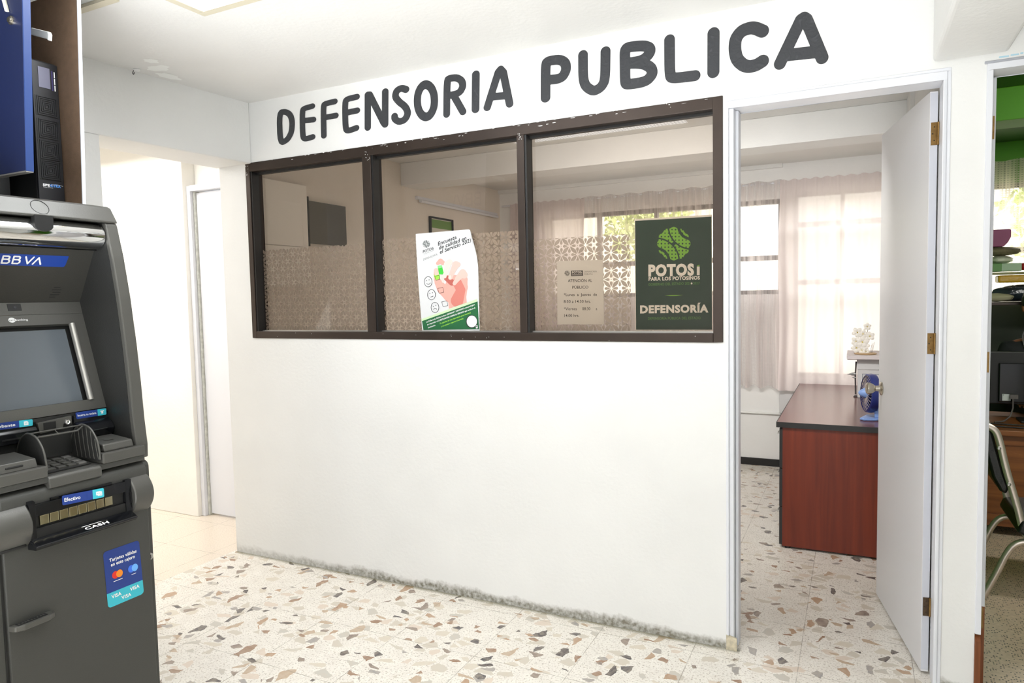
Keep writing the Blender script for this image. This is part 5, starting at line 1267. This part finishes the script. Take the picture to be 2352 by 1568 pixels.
# window sill shelf with the pile of things
sl = MB(); sl.box(3.94, 6.1, 2.74, 3.10, 1.332, 1.352, wood('dark_shelf_wood', (74, 52, 40), (56, 38, 30), 0))
shf = thing('shelf', (5.0, 2.9, 1.33), 'dark wooden shelf under the green room window', 'shelf'); sl.build('shelf_board', shf, bevel=0.003)
for x in (4.05, 5.0, 5.95):
    m = MB(); m.prism([(3.239, 1.10), (3.239, 1.332), (2.80, 1.332), (2.80, 1.320)], 0, x, x+0.02, M_blk); m.build('bracket', shf)
def lump(name, c, r, mt, label, cat, seed=1, amp=0.14):
    q = MB(); q.blob(c, r, mt, 24, seed, amp); return tag(q.build(name, smooth='all'), label, cat)
M_bag = mat('dark_clear_plastic', (46, 56, 62), 0.15, noise=0.5, nscale=14, bump=0.6, bscale=22); M_beige = mat('beige_cloth', (176, 172, 140), 0.8, bump=0.4, bscale=15)
lump('cloth_bundle', (4.38, 2.84, 1.383), (0.115, 0.055, 0.029), M_beige, 'pale olive cloth bundle lying on the dark shelf', 'cloth', 2, 0.05)
lump('plastic_bag', (4.59, 2.965, 1.412), (0.215, 0.055, 0.058), M_bag, 'crumpled shiny dark plastic bag on the shelf at the right frame edge', 'bag', 3, 0.05)
lump('plastic_bag', (4.255, 2.96, 1.43), (0.09, 0.06, 0.07), mat('blue_black_plastic', (40, 52, 70), 0.2, noise=0.4, bump=0.5, bscale=25), 'blue-black plastic bag behind the cloth bundle', 'bag', 4, 0.06)
m = MB(); m.box(4.40, 4.72, 2.82, 2.95, 1.482, 1.532, mat('yellow_wrapper', (206, 160, 30), 0.3, bump=0.3, bscale=30)); tag(m.build('packet', bevel=0.012, seg=3), 'yellow wrapped packet on the pile in the green room', 'packet')
m = MB(); m.box(4.34, 4.74, 2.80, 2.98, 1.538, 1.552, mat('olive_folder', (150, 146, 100), 0.6)); tag(m.build('folder', bevel=0.002), 'olive folder lying between the yellow packet and the green carton', 'folder')
gc = thing('carton', (4.45, 2.87, 1.56), 'pale green and white carton with a red end on the pile', 'carton')
m = MB(); m.box(4.30, 4.53, 2.82, 2.92, 1.558, 1.612, mat('pale_green_card', (176, 204, 172), 0.6)); m.build('carton_body', gc, bevel=0.006)
m = MB(); m.box(4.30, 4.422, 2.819, 2.921, 1.557, 1.613, mat('mid_green_card', (112, 158, 96), 0.6)); m.build('green_sleeve', gc, bevel=0.006)
m = MB(); m.blob((4.545, 2.855, 1.588), (0.024, 0.03, 0.026), mat('red_cap', (170, 30, 30), 0.4), 8, 1, 0.03); m.build('red_end', gc, smooth='all')
lump('plastic_bag', (4.42, 2.90, 1.638), (0.07, 0.07, 0.028), mat('milky_plastic', (200, 204, 180), 0.3, bump=0.4, bscale=25), 'milky plastic bag on top of the green carton', 'bag', 6, 0.06)
lump('cloth_bundle', (4.42, 2.90, 1.695), (0.115, 0.08, 0.032), mat('olive_brown_fabric', (120, 112, 84), 0.8, noise=0.5, nscale=18, bump=0.4), 'olive-brown folded cloth near the top of the pile', 'cloth', 7, 0.06)
m = MB(); m.prism([(4.30, 1.84), (4.462, 1.842), (4.470, 1.835), (4.470, 1.79), (4.455, 1.755), (4.430, 1.725), (4.30, 1.728)], 1, 2.84, 2.96, mat('plum_fabric', (160, 84, 124), 0.6, noise=0.2, nscale=5)); tag(m.build('handbag', bevel=0.010, seg=3), 'plum purple bag at the very top of the pile', 'bag')
# person sitting behind the monitor
pr = thing('person', (4.68, 2.72, 0), 'person in dark top with grey lanyard sitting behind the monitor at the right edge', 'person')
M_skn = mat('brown_skin', (150, 96, 66), 0.5); M_cloth = mat('dark_top', (34, 36, 38), 0.85, bump=0.2, bscale=80); M_hair = mat('dark_hair', (28, 22, 20), 0.5); M_trs = mat('dark_trousers', (40, 42, 52), 0.85)
def skin(name, verts, edges, rad, mt, parent, sub=2):
    org = ROOT[parent.name]; me = bpy.data.meshes.new(name); me.from_pydata([Vector(v)-org for v in verts], edges, []); me.materials.append(mt)
    o = bpy.data.objects.new(name, me); COL.objects.link(o); o.parent = parent; ROOT[o.name] = org
    sk = o.modifiers.new('skin', 'SKIN'); sk.use_smooth_shade = True
    for i, r in enumerate(rad):
        d = me.skin_vertices[0].data[i]; d.radius = r if isinstance(r, tuple) else (r, r); d.use_root = (i == 0)
    s_ = o.modifiers.new('sub', 'SUBSURF'); s_.levels = s_.render_levels = sub
    return o
px_, py_ = 4.625, 2.69
V_ = [(px_, py_+0.02, 0.47), (px_, py_+0.01, 0.70), (px_-0.01, py_, 0.96), (px_-0.02, py_-0.01, 1.06), (px_-0.03, py_-0.03, 1.15), (px_-0.045, py_-0.05, 1.235),
      (px_-0.18, py_-0.01, 1.045), (px_-0.24, py_-0.04, 0.86), (px_-0.17, py_-0.20, 0.74), (px_+0.16, py_-0.01, 1.05), (px_+0.24, py_-0.04, 0.86), (px_+0.17, py_-0.20, 0.74)]
body = skin('body', V_, [(0, 1), (1, 2), (2, 3), (3, 4), (4, 5), (3, 6), (6, 7), (7, 8), (3, 9), (9, 10), (10, 11)], [(0.15, 0.12), (0.14, 0.11), (0.15, 0.10), (0.09, 0.075), (0.055, 0.055), (0.05, 0.05), 0.062, 0.046, 0.034, 0.062, 0.046, 0.034], M_skn, pr)
V2 = [(x, y, z) for x, y, z in V_[:4]]+V_[6:]
top_ = skin('shirt', V2, [(0, 1), (1, 2), (2, 3), (3, 4), (4, 5), (5, 6), (3, 7), (7, 8), (8, 9)], [(0.165, 0.135), (0.155, 0.125), (0.165, 0.115), (0.10, 0.085), 0.07, 0.055, 0.042, 0.07, 0.055, 0.042], M_cloth, pr)
skin('trousers', [(px_, py_, 0.46), (px_-0.10, py_-0.02, 0.46), (px_-0.11, py_-0.38, 0.48), (px_-0.11, py_-0.40, 0.10), (px_+0.10, py_-0.02, 0.46), (px_+0.11, py_-0.38, 0.48), (px_+0.11, py_-0.40, 0.10)], [(0, 1), (1, 2), (2, 3), (0, 4), (4, 5), (5, 6)], [0.13, 0.09, 0.07, 0.05, 0.09, 0.07, 0.05], M_trs, pr)
hd = MB(); hc = Vector((px_-0.045, py_-0.085, 1.325))
def head(u, v):
    th_ = PI*v; ph_ = 2*PI*u; d = Vector((math.sin(th_)*math.cos(ph_), math.sin(th_)*math.sin(ph_), math.cos(th_)))
    s = Vector((0.072, 0.092, 0.112)); f_ = -d.y
    jaw = max(0, -d.z); s = Vector((s.x*(1-0.25*jaw), s.y*(1-0.12*jaw), s.z)); p = Vector((d.x*s.x, d.y*s.y, d.z*s.z))
    if f_ > 0.5:
        p.y -= 0.020*math.exp(-(d.x/0.16)**2-((d.z+0.12)/0.22)**2); p.y += 0.010*(math.exp(-((abs(d.x)-0.38)/0.14)**2-((d.z-0.10)/0.12)**2)); p.y -= 0.006*math.exp(-(d.x/0.25)**2-((d.z+0.48)/0.07)**2)
    return tuple(hc+p)
hd.grid(head, 40, 28, M_skn); hdo = hd.build('head', pr, smooth='all')
for sx_ in (-1, 1):
    m = MB(); m.blob(hc+Vector((sx_*0.072, 0.005, -0.005)), (0.012, 0.018, 0.030), M_skn, 8, 2, 0.05); m.build('ear', hdo, smooth='all')
    m = MB(); m.blob(hc+Vector((sx_*0.028, -0.078, 0.012)), (0.012, 0.008, 0.008), M_wt, 8, 2, 0.0); m.blob(hc+Vector((sx_*0.028, -0.0845, 0.012)), (0.005, 0.003, 0.005), M_blk, 6, 2, 0.0); m.build('eye', hdo, smooth='all')
m = MB(); m.blob(hc+Vector((0, -0.088, -0.055)), (0.022, 0.008, 0.007), mat('lips', (140, 70, 60), 0.5), 8, 2, 0.0); m.build('mouth', hdo, smooth='all')
m = MB(); m.blob(hc+Vector((0, 0.020, 0.030)), (0.082, 0.092, 0.098), M_hair, 12, 9, 0.06); m.build('hair', pr, smooth='all')
for sx_ in (-1, 1):
    m = MB(); w0 = Vector((px_+sx_*0.17, py_-0.21, 0.735)); m.blob(w0+Vector((-sx_*0.03, -0.04, -0.012)), (0.038, 0.045, 0.016), M_skn, 8, 1, 0.02)
    hn = m.build('hand', pr, smooth='all')
    for k in range(4):
        m = MB(); b0 = w0+Vector((-sx_*0.03+(k-1.5)*0.018, -0.075, -0.012)); l_ = (0.045, 0.055, 0.052, 0.04)[k]
        m.tube([b0, b0+Vector((0, -l_*0.55, 0.004)), b0+Vector((0, -l_, -0.012))], [0.0085, 0.008, 0.006], M_skn, 8); m.build('finger', hn, smooth=True)
    m = MB(); b0 = w0+Vector((-sx_*0.062, -0.03, -0.012)); m.tube([b0, b0+Vector((-sx_*0.018, -0.022, 0)), b0+Vector((-sx_*0.020, -0.045, -0.006))], [0.010, 0.009, 0.007], M_skn, 8); m.build('thumb', hn, smooth=True)
ly = MB(); ly.tube(bend([(px_+0.03, py_+0.035, 1.17), (px_-0.09, py_-0.01, 1.165), (px_-0.115, py_-0.085, 1.09), (px_-0.07, py_-0.12, 0.95), (px_-0.02, py_-0.135, 0.86)]), 0.006, mat('grey_lanyard', (120, 120, 122), 0.6), 8, flat=0.5); ly.build('lanyard', pr, smooth=True)
st = thing('office_chair', (4.625, 2.75, 0), 'dark swivel chair the person sits on, behind the wooden desk', 'chair')
m = MB(); m.box(4.405, 4.845, 2.56, 2.94, 0.30, 0.325, M_blk); m.build('seat', st, bevel=0.02, seg=3)
m = MB(); m.box(4.49, 4.87, 2.965, 3.0, 0.42, 0.88, M_blk); m.box(4.65, 4.71, 2.985, 3.0, 0.33, 0.45, M_blk); m.build('backrest', st, bevel=0.01)
m = MB(); m.tube([(4.625, 2.75, 0.05), (4.625, 2.75, 0.31)], 0.025, M_blk, 12)
for k in range(5): m.tube([(4.625, 2.75, 0.07), (4.625+0.22*math.cos(k*1.2566), 2.75+0.22*math.sin(k*1.2566), 0.025)], 0.016, M_blk, 8)
m.build('base', st)

# screw hook left in the lobby ceiling
m = MB(); m.lathe([(0.014, 0), (0.016, -0.004), (0.010, -0.010), (0.0001, -0.011)], (0.545, -0.66, ZC), (0, 0, 1), M_wall2, 16); m.tube(bend([(0.53, -0.665, ZC-0.004), (0.527, -0.668, ZC-0.018), (0.533, -0.668, ZC-0.024), (0.539, -0.668, ZC-0.016)]), 0.0018, M_blk, 6)
M_patch = mat('fresh_filler', (244, 245, 242), 0.7)
for (cx_, cy_, rx_, ry_) in ((0.64, -0.62, 0.06, 0.035), (0.58, -0.52, 0.035, 0.06), (0.70, -0.70, 0.03, 0.03)):
    m.add([(cx_+rx_*math.cos(k*PI/8)*(1+0.2*math.sin(k*2.3)), cy_+ry_*math.sin(k*PI/8)*(1+0.2*math.cos(k*1.7)), ZC-0.0009) for k in range(16)], [list(range(16))], M_patch)
tag(m.build('ceiling_hook', smooth=True), 'small dark wire hook in a plaster patch at the ceiling edge', 'hook')
